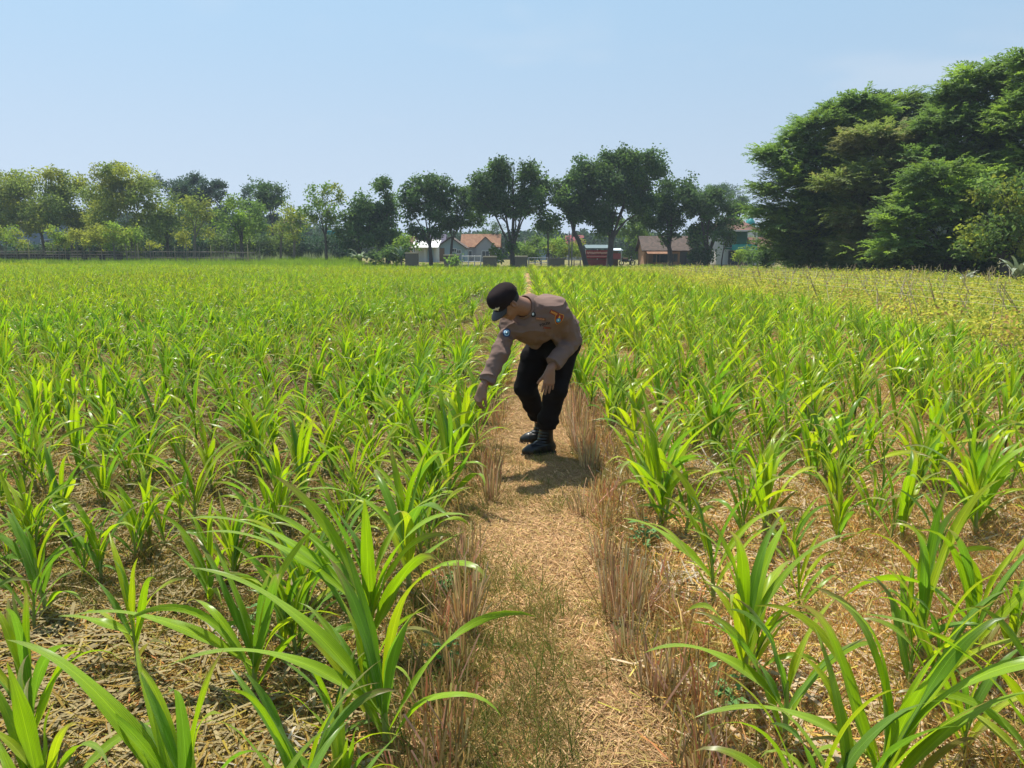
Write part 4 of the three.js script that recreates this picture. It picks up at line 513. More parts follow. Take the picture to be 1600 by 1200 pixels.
  frondPlant('banana_plant', 'broad-leaved plant right of the joined dark trees', 626, 73, 10, 1.7, 0.3, 0.8, [0.045, 0.11, 0.05]);
  frondPlant('palm', 'pale fronded palm at the right edge below the round-leaved tree', 1592, 30, 14, 1.5, 0.20, 0.5, [0.20, 0.25, 0.14]);
  frondPlant('plant', 'pale leaved plant in front of the dark shrub behind the bean field', 1510, 33, 12, 0.7, 0.22, 0.3, [0.42, 0.46, 0.34]);
}
function maizeFarD(px) { let D = 55; for (let i = 0; i < 6; i++) D = 53 - 0.34 * (Math.min(xAt(px, D), 8) - 8) + 0.5; return xAt(px, D) > 8 ? Math.max(34, 68 - (xAt(px, D) - 5) * 1.4) : D; }
// ---------------------------------------------------------------- dry grass, straw, weeds
const bladeMat = new THREE.MeshPhysicalMaterial({ color: lin(1, 1, 1), roughness: 0.95, vertexColors: true, transmission: 0.3, thickness: 0, specularIntensity: 0.3 });
const strawMat = std([1, 1, 1], 0.75, { vertexColors: true });
// strips: each {p, az, el, len, w, droop, col, tip}
function strips(list, seg = 3) {
  const pos = [], col = [], idx = [];
  for (const b of list) {
    const p = b.p.clone(), S = V(-Math.sin(b.az + (b.turn ?? 0)), 0, Math.cos(b.az + (b.turn ?? 0))), n0 = pos.length / 3;
    for (let i = 0; i <= seg; i++) {
      const t = i / seg, e = b.el - b.droop * t, w = b.w * (b.blunt ? 1 : lerp(1, 0.12, t * t)) / 2;
      pos.push(p.x + S.x * w, p.y + 0.001, p.z + S.z * w, p.x - S.x * w, p.y + w * (b.rise ?? 0.5), p.z - S.z * w);
      const c = b.tip ? b.col.map((v, k) => lerp(v, b.tip[k], t)) : b.col; col.push(...c, ...c);
      p.x += Math.cos(b.az) * Math.cos(e) * b.len / seg; p.y += Math.sin(e) * b.len / seg; p.z += Math.sin(b.az) * Math.cos(e) * b.len / seg;
    }
    for (let i = 0; i < seg; i++) { const a = n0 + i * 2; idx.push(a, a + 1, a + 2, a + 1, a + 3, a + 2); }
  }
  const g = new THREE.BufferGeometry(); g.setAttribute('position', new THREE.Float32BufferAttribute(pos, 3)); g.setAttribute('color', new THREE.Float32BufferAttribute(col, 3)); g.setIndex(idx); g.computeVertexNormals(); return g;
}
const STRAW = [[0.56, 0.40, 0.16], [0.44, 0.29, 0.11], [0.66, 0.51, 0.25], [0.30, 0.19, 0.075], [0.50, 0.40, 0.12], [0.42, 0.35, 0.09]];
const pick = (r, a) => a[Math.floor(r() * a.length)];
const kinds = {
  dry: (s) => { const r = rng(s), l = []; for (let i = 0; i < 26; i++) { const a = r() * 6.283, d = Math.sqrt(r()) * 0.11; l.push({ p: V(Math.cos(a) * d, -0.01, Math.sin(a) * d), az: r() * 6.283, el: 0.35 + 1.1 * r(), len: 0.06 + 0.13 * r() * r() + 0.03, w: 0.003 + 0.0036 * r(), droop: r() * 1.8, col: pick(r, STRAW).map((v) => v * (0.75 + 0.5 * r())), turn: r() * 2 }); } return strips(l); },
  litter: (s) => { const r = rng(s), l = []; for (let i = 0; i < 46; i++) { const a = r() * 6.283, d = Math.sqrt(r()) * 0.2; l.push({ p: V(Math.cos(a) * d, 0.004 + 0.035 * r() * r(), Math.sin(a) * d), az: r() * 6.283, el: (r() - 0.5) * 0.4, len: 0.05 + 0.17 * r() * r(), w: 0.0025 + 0.006 * r() * r(), droop: (r() - 0.4) * 0.7, col: pick(r, STRAW).map((v) => v * (0.7 + 0.6 * r())), blunt: true, turn: (r() - 0.5) * 0.6, rise: r() }); } for (let i = 0; i < 4; i++) { const g = 0.36 + 0.2 * r(); l.push({ p: V((r() - 0.5) * 0.3, 0.02 + 0.02 * r(), (r() - 0.5) * 0.3), az: r() * 6.283, el: (r() - 0.4) * 0.4, len: 0.06 + 0.12 * r(), w: 0.005 + 0.006 * r(), droop: (r() - 0.4) * 0.5, col: [g, g * 0.88, g * 0.68], blunt: true, turn: 0, rise: r() }); } return strips(l, 2); },
  green: (s) => { const r = rng(s), l = []; for (let i = 0; i < 30; i++) { const a = r() * 6.283, d = Math.sqrt(r()) * 0.09, k = 0.7 + 0.6 * r(); l.push({ p: V(Math.cos(a) * d, -0.01, Math.sin(a) * d), az: r() * 6.283, el: 0.6 + 0.9 * r(), len: 0.05 + 0.12 * r(), w: 0.0025 + 0.0025 * r(), droop: r() * 1.3, col: (r() < 0.65 ? [0.12, 0.21, 0.035] : [0.30, 0.27, 0.10]).map((v) => v * k), tip: r() < 0.4 ? [0.36, 0.28, 0.12] : undefined, turn: r() * 2 }); } return strips(l); },
  mat: (s) => { const r = rng(s), l = []; for (let i = 0; i < 60; i++) { const a = r() * 6.283, d = Math.sqrt(r()) * 0.12; const g = r() < 0.42; l.push({ p: V(Math.cos(a) * d, -0.004, Math.sin(a) * d), az: r() * 6.283, el: r() * 0.9, len: 0.025 + 0.05 * r(), w: 0.0018 + 0.002 * r(), droop: r() * 1.2, col: (g ? [0.20, 0.22, 0.07] : pick(r, STRAW)).map((v) => v * (0.75 + 0.5 * r())), turn: r() * 2 }); } return strips(l, 2); },
  stub: (s) => { const r = rng(s), l = []; for (let i = 0; i < 9; i++) { const a = r() * 6.283, d = Math.sqrt(r()) * 0.045; l.push({ p: V(Math.cos(a) * d, -0.02, Math.sin(a) * d), az: r() * 6.283, el: r() < 0.25 ? 0.2 + 0.7 * r() : 1.5 - 0.5 * r() * r(), len: 0.06 + 0.17 * r() * r(), w: 0.003 + 0.003 * r(), droop: r() < 0.3 ? 0.9 * r() : 0.15 * r(), col: pick(r, [[0.54, 0.38, 0.19], [0.42, 0.28, 0.13], [0.62, 0.47, 0.26], [0.30, 0.19, 0.09]]).map((v) => v * (0.75 + 0.5 * r())), blunt: true, turn: r() * 3 }); } return strips(l, 2); },
  chaff: (s) => { const r = rng(s), l = []; for (let i = 0; i < 90; i++) { const a = r() * 6.283, d = Math.sqrt(r()) * 0.13, k = 0.62 + 0.6 * r(); l.push({ p: V(Math.cos(a) * d, 0.001 + 0.012 * r(), Math.sin(a) * d), az: r() * 6.283, el: (r() - 0.35) * 0.9, len: 0.015 + 0.04 * r(), w: 0.0018 + 0.0028 * r(), droop: r() * 0.9, col: pick(r, [[0.60, 0.44, 0.27], [0.52, 0.36, 0.21], [0.68, 0.53, 0.35], [0.40, 0.27, 0.15], [0.45, 0.38, 0.16]]).map((v) => v * k), blunt: r() < 0.5, turn: r(), rise: r() }); } return strips(l, 2); },
};
{
  const r = rng(404), cover = { dry: [], litter: [], green: [], mat: [], chaff: [], stub: [] };
  const put = (kind, x, z, s) => cover[kind].push([x, groundY(x, z), z, r() * 6.283, s]);
  const zOf = (lo, hi, p) => -lerp(lo, hi, Math.pow(r(), p)); // denser near
  for (let i = 0; i < 60000; i++) {
    const z = zOf(1.75, 24, 1.35), x = (r() * 2 - 1) * (0.72 * -z + 0.6), d = x - pathX(z), ad = Math.abs(d);
    if (x > MAIZE_RIGHT(z) + 0.5) continue;
    const n1 = fbm(x * 1.1, 3, z * 1.1, 3), n2 = fbm(x * 0.8 + 9, 6, z * 0.8, 3), s = 0.75 + 0.6 * r();
    if (d < 0.02 && d > -0.45 && z > -3.9 && r() < 0.5 * sstep(-3.9, -3.2, z)) { put(r() < 0.45 ? 'green' : 'mat', x, z, 0.6 + 0.5 * r()); continue; }
    if (ad < 0.22) { if (r() < 0.62 + 0.9 * n1) put(n1 > (d < 0 ? 0 : 0.1) && r() < 0.3 ? 'green' : 'mat', x, z, 0.5 + 0.35 * r()); continue; }
    if (ad < 0.52) { if (r() < 0.8) put(r() < 0.86 ? 'mat' : d < 0 ? (r() < 0.75 ? 'green' : 'dry') : (r() < 0.75 ? 'dry' : 'green'), x, z, s * (0.6 + 0.6 * sstep(0.3, 0.5, ad))); continue; }
    if (d > 0) { const k = r(); if (k < 0.50) { if (r() < 0.75 + n1) put('dry', x, z, s); } else if (k < 0.86) put('litter', x, z, s); else if (n2 > 0.05) put('green', x, z, s * 1.1); }
    else { const k = r(); if (k < 0.34) { if (r() < 0.55 + n1) put('dry', x, z, s * 0.8); } else if (k < 0.74) put('litter', x, z, s); else if (k < 0.78) put('mat', x, z, s * 1.3); else if (n2 > -0.12) put('green', x, z, s * 0.9); }
  }
  for (let i = 0; i < 5200; i++) { const z = zOf(1.75, 16, 1.25), d = (r() + r() - 1) * 0.46, x = pathX(z) + d, n = fbm(x * 1.6, 4, z * 1.1, 3); if (d < -0.02 && z > -3.5 && r() < 0.6) continue; if (n > 0.16 && r() < 0.6) { put(r() < 0.25 ? 'green' : 'mat', x, z, 0.45 + 0.3 * r()); continue; } put('chaff', x, z, 0.7 + 0.5 * r()); }
  for (let i = 0; i < 1500; i++) { const z = zOf(1.8, 13, 1.2), left = r() < 0.42, d = (left ? -1 : 1) * (0.33 + 0.32 * r() * r()), x = pathX(z) + d; if (fbm(x * 2, 6, z * 1.6, 3) > -0.08) put('stub', x, z, 0.8 + 0.6 * r()); }
  const names = { stub: ['stubble_fringe', 'thin broken fringe of straw stubble along both edges of the path', 'stubble'], chaff: ['path_chaff', 'short broken tan straw trodden over the dirt path', 'straw'], dry: ['dry_grass', 'tufts of dry tan grass between the maize rows and along the path', 'dry grass'], litter: ['straw_litter', 'loose dry straw lying over the soil between the maize rows', 'straw'], green: ['green_grass', 'thin tufts of green grass growing through the dry straw', 'grass'], mat: ['short_grass', 'short trampled olive and tan grass on and beside the dirt path', 'grass'] };
  for (const k in cover) {
    const o = thing(names[k][0], names[k][1], names[k][2]); o.userData.kind = 'stuff';
    const lists = [[], [], [], [], [], []]; cover[k].forEach((c, i) => lists[i % 6].push(c));
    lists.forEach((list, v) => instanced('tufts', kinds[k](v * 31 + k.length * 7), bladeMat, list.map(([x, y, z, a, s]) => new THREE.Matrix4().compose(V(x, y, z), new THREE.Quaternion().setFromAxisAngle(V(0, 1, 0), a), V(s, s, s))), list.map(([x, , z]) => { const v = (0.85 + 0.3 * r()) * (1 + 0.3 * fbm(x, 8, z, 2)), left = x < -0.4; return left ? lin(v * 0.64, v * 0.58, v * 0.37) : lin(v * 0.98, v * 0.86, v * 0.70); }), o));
  }
  // rice stubble standing in bundles along both edges of the path
  const stub = (x, z, h, n, rad, label) => {
    const q = rng(Math.round(x * 1000 - z * 77)), l = [], t = thing('stubble_clump', label, 'straw stubble', [x, groundY(x, z), z]);
    for (let i = 0; i < n * 1.6; i++) { const a = q() * 6.283, d = Math.sqrt(q()) * rad * 1.1; l.push({ p: V(Math.cos(a) * d, -0.02, Math.sin(a) * d * 1.4), az: a + (q() - 0.5) * 2, el: q() < 0.14 ? 0.4 + 0.7 * q() : 1.52 - 0.28 * q() * q(), len: h * (0.3 + 0.62 * q()), w: 0.003 + 0.0035 * q(), droop: q() < 0.2 ? 0.7 * q() : 0.1 * q(), col: pick(q, [[0.54, 0.38, 0.19], [0.42, 0.28, 0.13], [0.62, 0.47, 0.26], [0.30, 0.19, 0.09]]).map((v) => v * (0.8 + 0.4 * q())), blunt: true, turn: q() * 3 }); }
    part('straw', strips(l), bladeMat, t, 'stuff');
  };
  stub(-0.23, -2.86, 0.36, 70, 0.035, 'tall dense bundle of straw stubble at the left path edge under the leaf fan');
  stub(0.41, -3.02, 0.34, 110, 0.075, 'widest bundle of dry straw stubble on the right edge of the path');
  stub(0.45, -2.46, 0.24, 60, 0.045, 'short bundle of dark straw stubble low at the right path edge, nearest of that side');
  stub(0.40, -2.72, 0.20, 45, 0.05, 'thin low stubble between the widest bundle and the nearest one on the right');
  stub(0.40, -3.55, 0.22, 60, 0.07, 'loose straw stubble on the right path edge just behind the widest bundle');
  stub(0.34, -4.25, 0.25, 40, 0.05, 'sparse straw stubble on the right path edge in front of the shadow of the man');
  stub(0.44, -5.75, 0.42, 90, 0.08, 'tall reddish straw stubble right behind the boots of the man');
  stub(0.47, -5.25, 0.3, 60, 0.07, 'straw stubble in the shadow to the right of the man');
  stub(0.42, -6.6, 0.36, 70, 0.09, 'straw stubble on the right path edge behind the legs of the man');
  stub(-0.20, -4.52, 0.30, 60, 0.04, 'upright straw stubble on the left path edge in front of the boots');
  stub(-0.22, -4.95, 0.26, 50, 0.05, 'low straw stubble on the left path edge beside the held maize plant');
  stub(-0.28, -3.70, 0.2, 36, 0.04, 'small straw stubble on the left path edge half hidden by maize leaves');
  // heaps of pale dry husks
  const heap = (x, z, s, label) => {
    const q = rng(Math.round(x * 997 - z * 131)), l = [], t = thing('husk_heap', label, 'dry husks', [x, groundY(x, z), z]);
    for (let i = 0; i < 60; i++) { const a = q() * 6.283, d = Math.sqrt(q()) * 0.16 * s; const g = 0.36 + 0.2 * q(); l.push({ p: V(Math.cos(a) * d, 0.01 + 0.05 * q() * (1 - d / 0.2), Math.sin(a) * d), az: q() * 6.283, el: (q() - 0.3) * 0.8, len: s * (0.06 + 0.14 * q()), w: 0.004 + 0.011 * q() * q(), droop: (q() - 0.3) * 1.2, col: [g, g * 0.88, g * 0.70], blunt: q() < 0.5, turn: (q() - 0.5), rise: 1.5 * (q() - 0.5) }); }
    part('husk', strips(l), bladeMat, t, 'stuff');
  };
  heap(1.92, -3.42, 1.3, 'pale heap of dry husks under the maize at the right');
  heap(-1.15, -2.95, 1.2, 'greyish heap of dry husks and sticks at left, below the narrow leaved plant');
  heap(1.35, -5.45, 1.2, 'pale dry husks in the shade between right-hand maize plants, farther back');
  heap(2.55, -4.9, 1.3, 'pale dry husk heap far over at the right between maize stems');
  heap(-0.75, -2.2, 1.0, 'bleached husk strips at the foot of the lower left maize plants');
  heap(0.68, -3.35, 0.9, 'bleached stalk bits beside the lone stemmed maize plant');
  // small broad-leaved weeds
  const weed = (x, z, s, label) => {
    const q = rng(Math.round(x * 555 - z * 91)), t = thing('weed', label, 'weed', [x, groundY(x, z), z]), stems = [], lf = [];
    for (let i = 0; i < 7; i++) {
      const a = q() * 6.283, h = s * (0.05 + 0.10 * q()), e = V(Math.cos(a) * h * 0.6, h, Math.sin(a) * h * 0.6); stems.push(limbGeo([V(0, -0.01, 0), e.clone().multiplyScalar(0.5).add(V(0, 0.01, 0)), e], [0.002, 0.0016, 0.001], 4));
      for (let k = 0; k < 5; k++) { const b = q() * 6.283, f = 0.4 + 0.6 * q(), L = s * (0.02 + 0.022 * q()), c = V(Math.cos(b), 0.2 * (q() - 0.3), Math.sin(b)), w = V(-Math.sin(b), 0, Math.cos(b)), o = e.clone().multiplyScalar(f); const P = [o, o.clone().addScaledVector(c, L * 0.5).addScaledVector(w, L * 0.32), o.clone().addScaledVector(c, L), o.clone().addScaledVector(c, L * 0.5).addScaledVector(w, -L * 0.32)]; P[2].y -= L * 0.25; lf.push(P[0], P[1], P[2], P[0], P[2], P[3]); }
    }
    const g = new THREE.BufferGeometry().setFromPoints(lf); g.computeVertexNormals();
    part('stem', merged(stems), weedStem, t); part('leaves', g, weedLeaf, t, 'stuff');
  };
  const weedStem = std([0.16, 0.20, 0.06], 0.7), weedLeaf = new THREE.MeshPhysicalMaterial({ color: lin(0.10, 0.24, 0.04), roughness: 0.95, transmission: 0.35, thickness: 0 });
  weed(-0.30, -2.62, 1.1, 'small green weed at the left path edge near the bottom');
  weed(0.62, -3.75, 1.3, 'light green weed right of the path, left of the lone stemmed maize plant');
  weed(0.66, -2.35, 1.1, 'dark green weed in the dry grass at the bottom right of the path');
  weed(-1.20, -3.1, 1.0, 'tiny weed on the husk heap at left');
  weed(-0.36, -3.25, 1.0, 'dark weed in the shade between the left maize row and the path');
}
// ---------------------------------------------------------------- the bending man
{
  const smin = (a, b, k) => { const h = Math.max(k - Math.abs(a - b), 0) / k; return Math.min(a, b) - h * h * k * 0.25; };
  const cone = (a, b, ra, rb) => { const [ax, ay, az] = a, dx = b[0] - ax, dy = b[1] - ay, dz = b[2] - az, ll = dx * dx + dy * dy + dz * dz; return (x, y, z) => { const px = x - ax, py = y - ay, pz = z - az, t = clamp((px * dx + py * dy + pz * dz) / ll); return Math.hypot(px - t * dx, py - t * dy, pz - t * dz) - (ra + (rb - ra) * t); }; };
  const ell = (c, r) => (x, y, z) => { const px = x - c[0], py = y - c[1], pz = z - c[2], k0 = Math.hypot(px / r[0], py / r[1], pz / r[2]), k1 = Math.hypot(px / (r[0] * r[0]), py / (r[1] * r[1]), pz / (r[2] * r[2])); return k1 < 1e-9 ? -Math.min(...r) : k0 * (k0 - 1) / k1; };
  const join = (fs, k) => (x, y, z) => { let d = fs[0](x, y, z); for (let i = 1; i < fs.length; i++) d = smin(d, fs[i](x, y, z), k); return d; };
  function nets(f, lo, hi, cell) {
    const n = [0, 1, 2].map((k) => Math.ceil((hi[k] - lo[k]) / cell) + 1), [nx, ny, nz] = n, val = new Float32Array(nx * ny * nz), at = (i, j, k) => (k * ny + j) * nx + i;
    for (let k = 0; k < nz; k++) for (let j = 0; j < ny; j++) { for (let i = 0; i < nx;) { const d = f(lo[0] + i * cell, lo[1] + j * cell, lo[2] + k * cell); val[at(i, j, k)] = d; let skip = Math.floor(d / cell * 0.6) - 1; i++; while (skip-- > 0 && i < nx) { val[at(i, j, k)] = d * 0.5; i++; } } }
    const vid = new Int32Array(nx * ny * nz).fill(-1), pos = [], idx = [];
    for (let k = 0; k < nz - 1; k++) for (let j = 0; j < ny - 1; j++) for (let i = 0; i < nx - 1; i++) {
      let m = 0; const v = []; for (let c = 0; c < 8; c++) { v[c] = val[at(i + (c & 1), j + (c >> 1 & 1), k + (c >> 2))]; if (v[c] < 0) m++; }
      if (m === 0 || m === 8) continue;
      let sx = 0, sy = 0, sz = 0, cnt = 0;
      for (let a = 0; a < 8; a++) for (const b of [1, 2, 4]) if (!(a & b)) { const e = a | b; if ((v[a] < 0) !== (v[e] < 0)) { const t = v[a] / (v[a] - v[e]); sx += (a & 1) + (b === 1 ? t : 0); sy += (a >> 1 & 1) + (b === 2 ? t : 0); sz += (a >> 2) + (b === 4 ? t : 0); cnt++; } }
      vid[at(i, j, k)] = pos.length / 3; pos.push(lo[0] + (i + sx / cnt) * cell, lo[1] + (j + sy / cnt) * cell, lo[2] + (k + sz / cnt) * cell);
    }
    const quad = (a, b, c, d, flip) => { if (a < 0 || b < 0 || c < 0 || d < 0) return; flip ? idx.push(a, c, b, a, d, c) : idx.push(a, b, c, a, c, d); };
    for (let k = 1; k < nz - 1; k++) for (let j = 1; j < ny - 1; j++) for (let i = 1; i < nx - 1; i++) {
      const s = val[at(i, j, k)] < 0;
      if (s !== val[at(i + 1, j, k)] < 0) quad(vid[at(i, j - 1, k - 1)], vid[at(i, j, k - 1)], vid[at(i, j, k)], vid[at(i, j - 1, k)], !s);
      if (s !== val[at(i, j + 1, k)] < 0) quad(vid[at(i - 1, j, k - 1)], vid[at(i - 1, j, k)], vid[at(i, j, k)], vid[at(i, j, k - 1)], !s);
      if (s !== val[at(i, j, k + 1)] < 0) quad(vid[at(i - 1, j - 1, k)], vid[at(i, j - 1, k)], vid[at(i, j, k)], vid[at(i - 1, j, k)], !s);
    }
    const nor = [], uv = [], e = cell * 0.5;
    for (let i = 0; i < pos.length; i += 3) { const [x, y, z] = [pos[i], pos[i + 1], pos[i + 2]]; let gx = f(x + e, y, z) - f(x - e, y, z), gy = f(x, y + e, z) - f(x, y - e, z), gz = f(x, y, z + e) - f(x, y, z - e); const l = Math.hypot(gx, gy, gz) || 1; nor.push(gx / l, gy / l, gz / l); uv.push((x + z * 0.8) * 2, (y + z * 0.3) * 2); }
    const g = new THREE.BufferGeometry(); g.setAttribute('position', new THREE.Float32BufferAttribute(pos, 3)); g.setAttribute('normal', new THREE.Float32BufferAttribute(nor, 3)); g.setAttribute('uv', new THREE.Float32BufferAttribute(uv, 2)); g.setIndex(idx); return g;
  }
  // joints (metres, where the man stands)
  const J = { ankL: [0.16, 0.16, -5.60], kneeL: [0.227, 0.53, -5.46], hipL: [0.285, 0.865, -5.54], hipR: [0.15, 0.845, -5.70], kneeR: [0.003, 0.505, -5.645], ankR: [0.135, 0.15, -5.94],
    shL: [0.212, 1.095, -5.26], shR: [-0.09, 1.02, -5.38], elbL: [0.338, 0.885, -5.43], wriL: [0.185, 0.722, -5.27], elbR: [-0.172, 0.80, -5.25], wriR: [-0.275, 0.605, -5.15], neck: [0.03, 1.115, -5.30], head: [-0.115, 1.165, -5.155] };
  const HF = V(-0.6, -0.75, 0.2).normalize(), HL = V(-0.65, 0.6, 0.45).cross(HF).normalize(), HU = HF.clone().cross(HL).normalize();
  const HS = 0.91, headLocal = (f) => (x, y, z) => { const px = (x - J.head[0]) / HS, py = (y - J.head[1]) / HS, pz = (z - J.head[2]) / HS; return HS * f(px * HL.x + py * HL.y + pz * HL.z, px * HU.x + py * HU.y + pz * HU.z, px * HF.x + py * HF.y + pz * HF.z); };
  const headWorld = (x, y, z) => V(...J.head).addScaledVector(HL, x * HS).addScaledVector(HU, y * HS).addScaledVector(HF, z * HS);
  const man = thing('person', 'person in brown shirt, black trousers and dark cap bending over maize beside the path', 'person', [0.13, 0, -5.6]);
  const local = (g) => g.translate(-0.13, 0, 5.6);
  const inTo = (a, b, t) => a.map((v, i) => lerp(v, b[i], t));

  // head, neck
  const skull = join([ell([0, 0.030, -0.012], [0.074, 0.088, 0.094]), ell([0, -0.045, 0.028], [0.058, 0.072, 0.066])], 0.05);
  const face = join([skull, ell([0, -0.098, 0.058], [0.026, 0.022, 0.026]), ell([0.036, -0.035, 0.066], [0.024, 0.02, 0.02]), ell([-0.036, -0.035, 0.066], [0.024, 0.02, 0.02]), cone([0.045, 0.022, 0.072], [-0.045, 0.022, 0.072], 0.014, 0.014)], 0.025);
  const features = join([face, cone([0, 0.008, 0.088], [0, -0.035, 0.106], 0.008, 0.013), ell([0.012, -0.038, 0.096], [0.009, 0.008, 0.010]), ell([-0.012, -0.038, 0.096], [0.009, 0.008, 0.010]), ell([0, -0.064, 0.088], [0.024, 0.006, 0.010]), ell([0, -0.074, 0.085], [0.02, 0.007, 0.011])], 0.008);
  const ears = (x, y, z) => { const a = Math.abs(x), d = ell([0.078, -0.008, -0.012], [0.010, 0.033, 0.021])(a, y, z), hole = ell([0.086, -0.006, -0.007], [0.006, 0.02, 0.011])(a, y, z); return Math.max(d, -hole); };
  const headF = headLocal((x, y, z) => { let d = smin(features(x, y, z), ears(x, y, z), 0.008); d = smin(d, cone([0, -0.06, -0.03], [0, -0.13, -0.055], 0.055, 0.058)(x, y, z), 0.03); return Math.max(d, -ell([0.031, 0.0, 0.088], [0.015, 0.009, 0.012])(Math.abs(x), y, z)); });
  const neckF = cone(headWorld(0, -0.07, -0.035).toArray(), J.neck, 0.056, 0.066);
  const headAll = (x, y, z) => smin(headF(x, y, z), neckF(x, y, z), 0.03);

  // hands
  function hand(W, D, N, S, curl, spread, thumbOut) {
    const w = V(...W), d = V(...D).normalize(), n = V(...N), s0 = V(...S); n.addScaledVector(d, -n.dot(d)).normalize(); const s = d.clone().cross(n); if (s.dot(s0) < 0) s.negate(); s.normalize();
    const P = (a, b, c) => w.clone().addScaledVector(d, a).addScaledVector(s, b).addScaledVector(n, c), A = (v) => v.toArray(), palm = [], parts = [];
    palm.push(cone(A(P(-0.02, 0, 0)), A(P(0.02, 0, 0)), 0.025, 0.024));
    [[0.030, 0.088], [0.010, 0.093], [-0.011, 0.088], [-0.030, 0.080]].forEach(([b, a]) => palm.push(cone(A(P(0.018, b * 0.55, 0)), A(P(a, b, 0.002)), 0.017, 0.0115)));
    palm.push(cone(A(P(0.02, 0.02, -0.006)), A(P(0.052, 0.038, -0.012)), 0.018, 0.014));
    const palmF = join(palm, 0.018);
    [[0.030, 0.088, 0.070], [0.010, 0.093, 0.079], [-0.011, 0.088, 0.073], [-0.030, 0.080, 0.057]].forEach(([b, a, L], i) => {
      let p = P(a - 0.004, b, 0), ang = curl[i] * 0.6; const seg = [0.45, 0.31, 0.24], rad = [0.0098, 0.0088, 0.0080, 0.0066]; const fs = [];
      for (let k = 0; k < 3; k++) { const dir = d.clone().multiplyScalar(Math.cos(ang)).addScaledVector(n, -Math.sin(ang)).addScaledVector(s, (b / 0.03) * spread); const q = p.clone().addScaledVector(dir, L * seg[k]); fs.push(cone(A(p), A(q), rad[k] * (i === 3 ? 0.88 : 1), rad[k + 1] * (i === 3 ? 0.88 : 1))); p = q; ang += curl[i] * [0.7, 0.5, 0][k]; }
      parts.push(join(fs, 0.003));
    });
    let p = P(0.046, 0.036, -0.012); const td = d.clone().multiplyScalar(0.8).addScaledVector(s, thumbOut).addScaledVector(n, -0.35).normalize(), q = p.clone().addScaledVector(td, 0.036), q2 = q.clone().addScaledVector(td.clone().addScaledVector(d, 0.3).addScaledVector(n, -0.25).normalize(), 0.030);
    parts.push(join([cone(A(p), A(q), 0.0125, 0.0105), cone(A(q), A(q2), 0.0102, 0.0078)], 0.004));
    const nails = [];
    return { f: (x, y, z) => { let v = palmF(x, y, z); for (const g of parts) v = smin(v, g(x, y, z), 0.006); return v; }, nails };
  }
  const dirTo = (a, b) => [b[0] - a[0], b[1] - a[1], b[2] - a[2]];
  const hL = hand([0.178, 0.69, -5.262], [-0.12, -1, 0.10], [0.25, 0.12, 1], [-1, 0, 0.1], [0.16, 0.12, 0.20, 0.32], 0.13, 0.6);
  const hR = hand([-0.285, 0.585, -5.14], [-0.38, -1, 0.16], [-0.75, 0.25, 0.75], [0.5, 0.1, 0.8], [0.85, 0.95, 1.0, 1.05], 0.02, 0.25);
  const armL = cone(J.elbL, [0.178, 0.70, -5.262], 0.042, 0.027), armR = cone(J.elbR, [-0.285, 0.59, -5.14], 0.042, 0.027);
  const handLF = (x, y, z) => smin(hL.f(x, y, z), armL(x, y, z), 0.015), handRF = (x, y, z) => smin(hR.f(x, y, z), armR(x, y, z), 0.015);
  const bodyCore = join([cone(J.neck, inTo(J.hipL, J.hipR, 0.5), 0.06, 0.09), cone(J.neck, inTo(J.shL, J.shR, 0.12), 0.055, 0.045), cone(J.neck, inTo(J.shL, J.shR, 0.88), 0.055, 0.045), cone(J.shL, J.elbL, 0.043, 0.036), cone(J.shR, J.elbR, 0.043, 0.036), cone(J.elbL, inTo(J.elbL, J.wriL, 0.6), 0.036, 0.03), cone(J.elbR, inTo(J.elbR, J.wriR, 0.6), 0.036, 0.03), cone(J.hipL, J.kneeL, 0.07, 0.05), cone(J.kneeL, J.ankL, 0.048, 0.035), cone(J.hipR, J.kneeR, 0.07, 0.05), cone(J.kneeR, J.ankR, 0.048, 0.035), cone(J.hipL, J.hipR, 0.08, 0.08)], 0.02);
  const skin = std([0.235, 0.118, 0.070], 0.55, {});
  const box3 = (c, r) => [c.map((v) => v - r), c.map((v) => v + r)];
  const gb = [nets(headAll, ...box3(J.head, 0.185), 0.0042), nets(handLF, [0.08, 0.46, -5.36], [0.28, 0.75, -5.14], 0.0032), nets(handRF, [-0.44, 0.40, -5.26], [-0.19, 0.68, -5.0], 0.0032), nets(bodyCore, [-0.35, 0.1, -6.05], [0.45, 1.25, -5.1], 0.014)];
  const body = part('body', local(mergeGeometries(gb)), skin, man);
  for (const s of [-1, 1]) { const c = headWorld(s * 0.031, 0.001, 0.078); part('eye', local(new THREE.SphereGeometry(0.0115, 14, 10).translate(c.x, c.y, c.z)), std([0.05, 0.035, 0.03], 0.25), man); const b = [0.014, 0.03, 0.046].map((u, i) => headWorld(s * u, 0.020 + [0, 0.005, 0][i], 0.0885 - u * 0.12)); part('eyebrow', local(limbGeo(b, [0.003, 0.004, 0.002], 6)), std([0.01, 0.008, 0.007], 0.8), man); }
  // short black hair below the cap
  const hairF = headLocal((x, y, z) => Math.max(ell([0, 0.03, -0.016], [0.0785, 0.098, 0.0975])(x, y, z), z - 0.018 - 0.5 * (y - 0.0), -y - 0.055, y - 0.06, -ell([0.08, -0.012, -0.010], [0.02, 0.036, 0.025])(Math.abs(x), y, z)));
  part('hair', local(nets(hairF, ...box3(J.head, 0.15), 0.0045)), std([0.008, 0.007, 0.007], 0.7), man);

  // cap
  const capTex = new THREE.MeshPhysicalMaterial({ color: lin(0.020, 0.014, 0.0145), roughness: 0.95, specularIntensity: 0.15, bumpMap: crumbBump, bumpScale: 0.0012 });
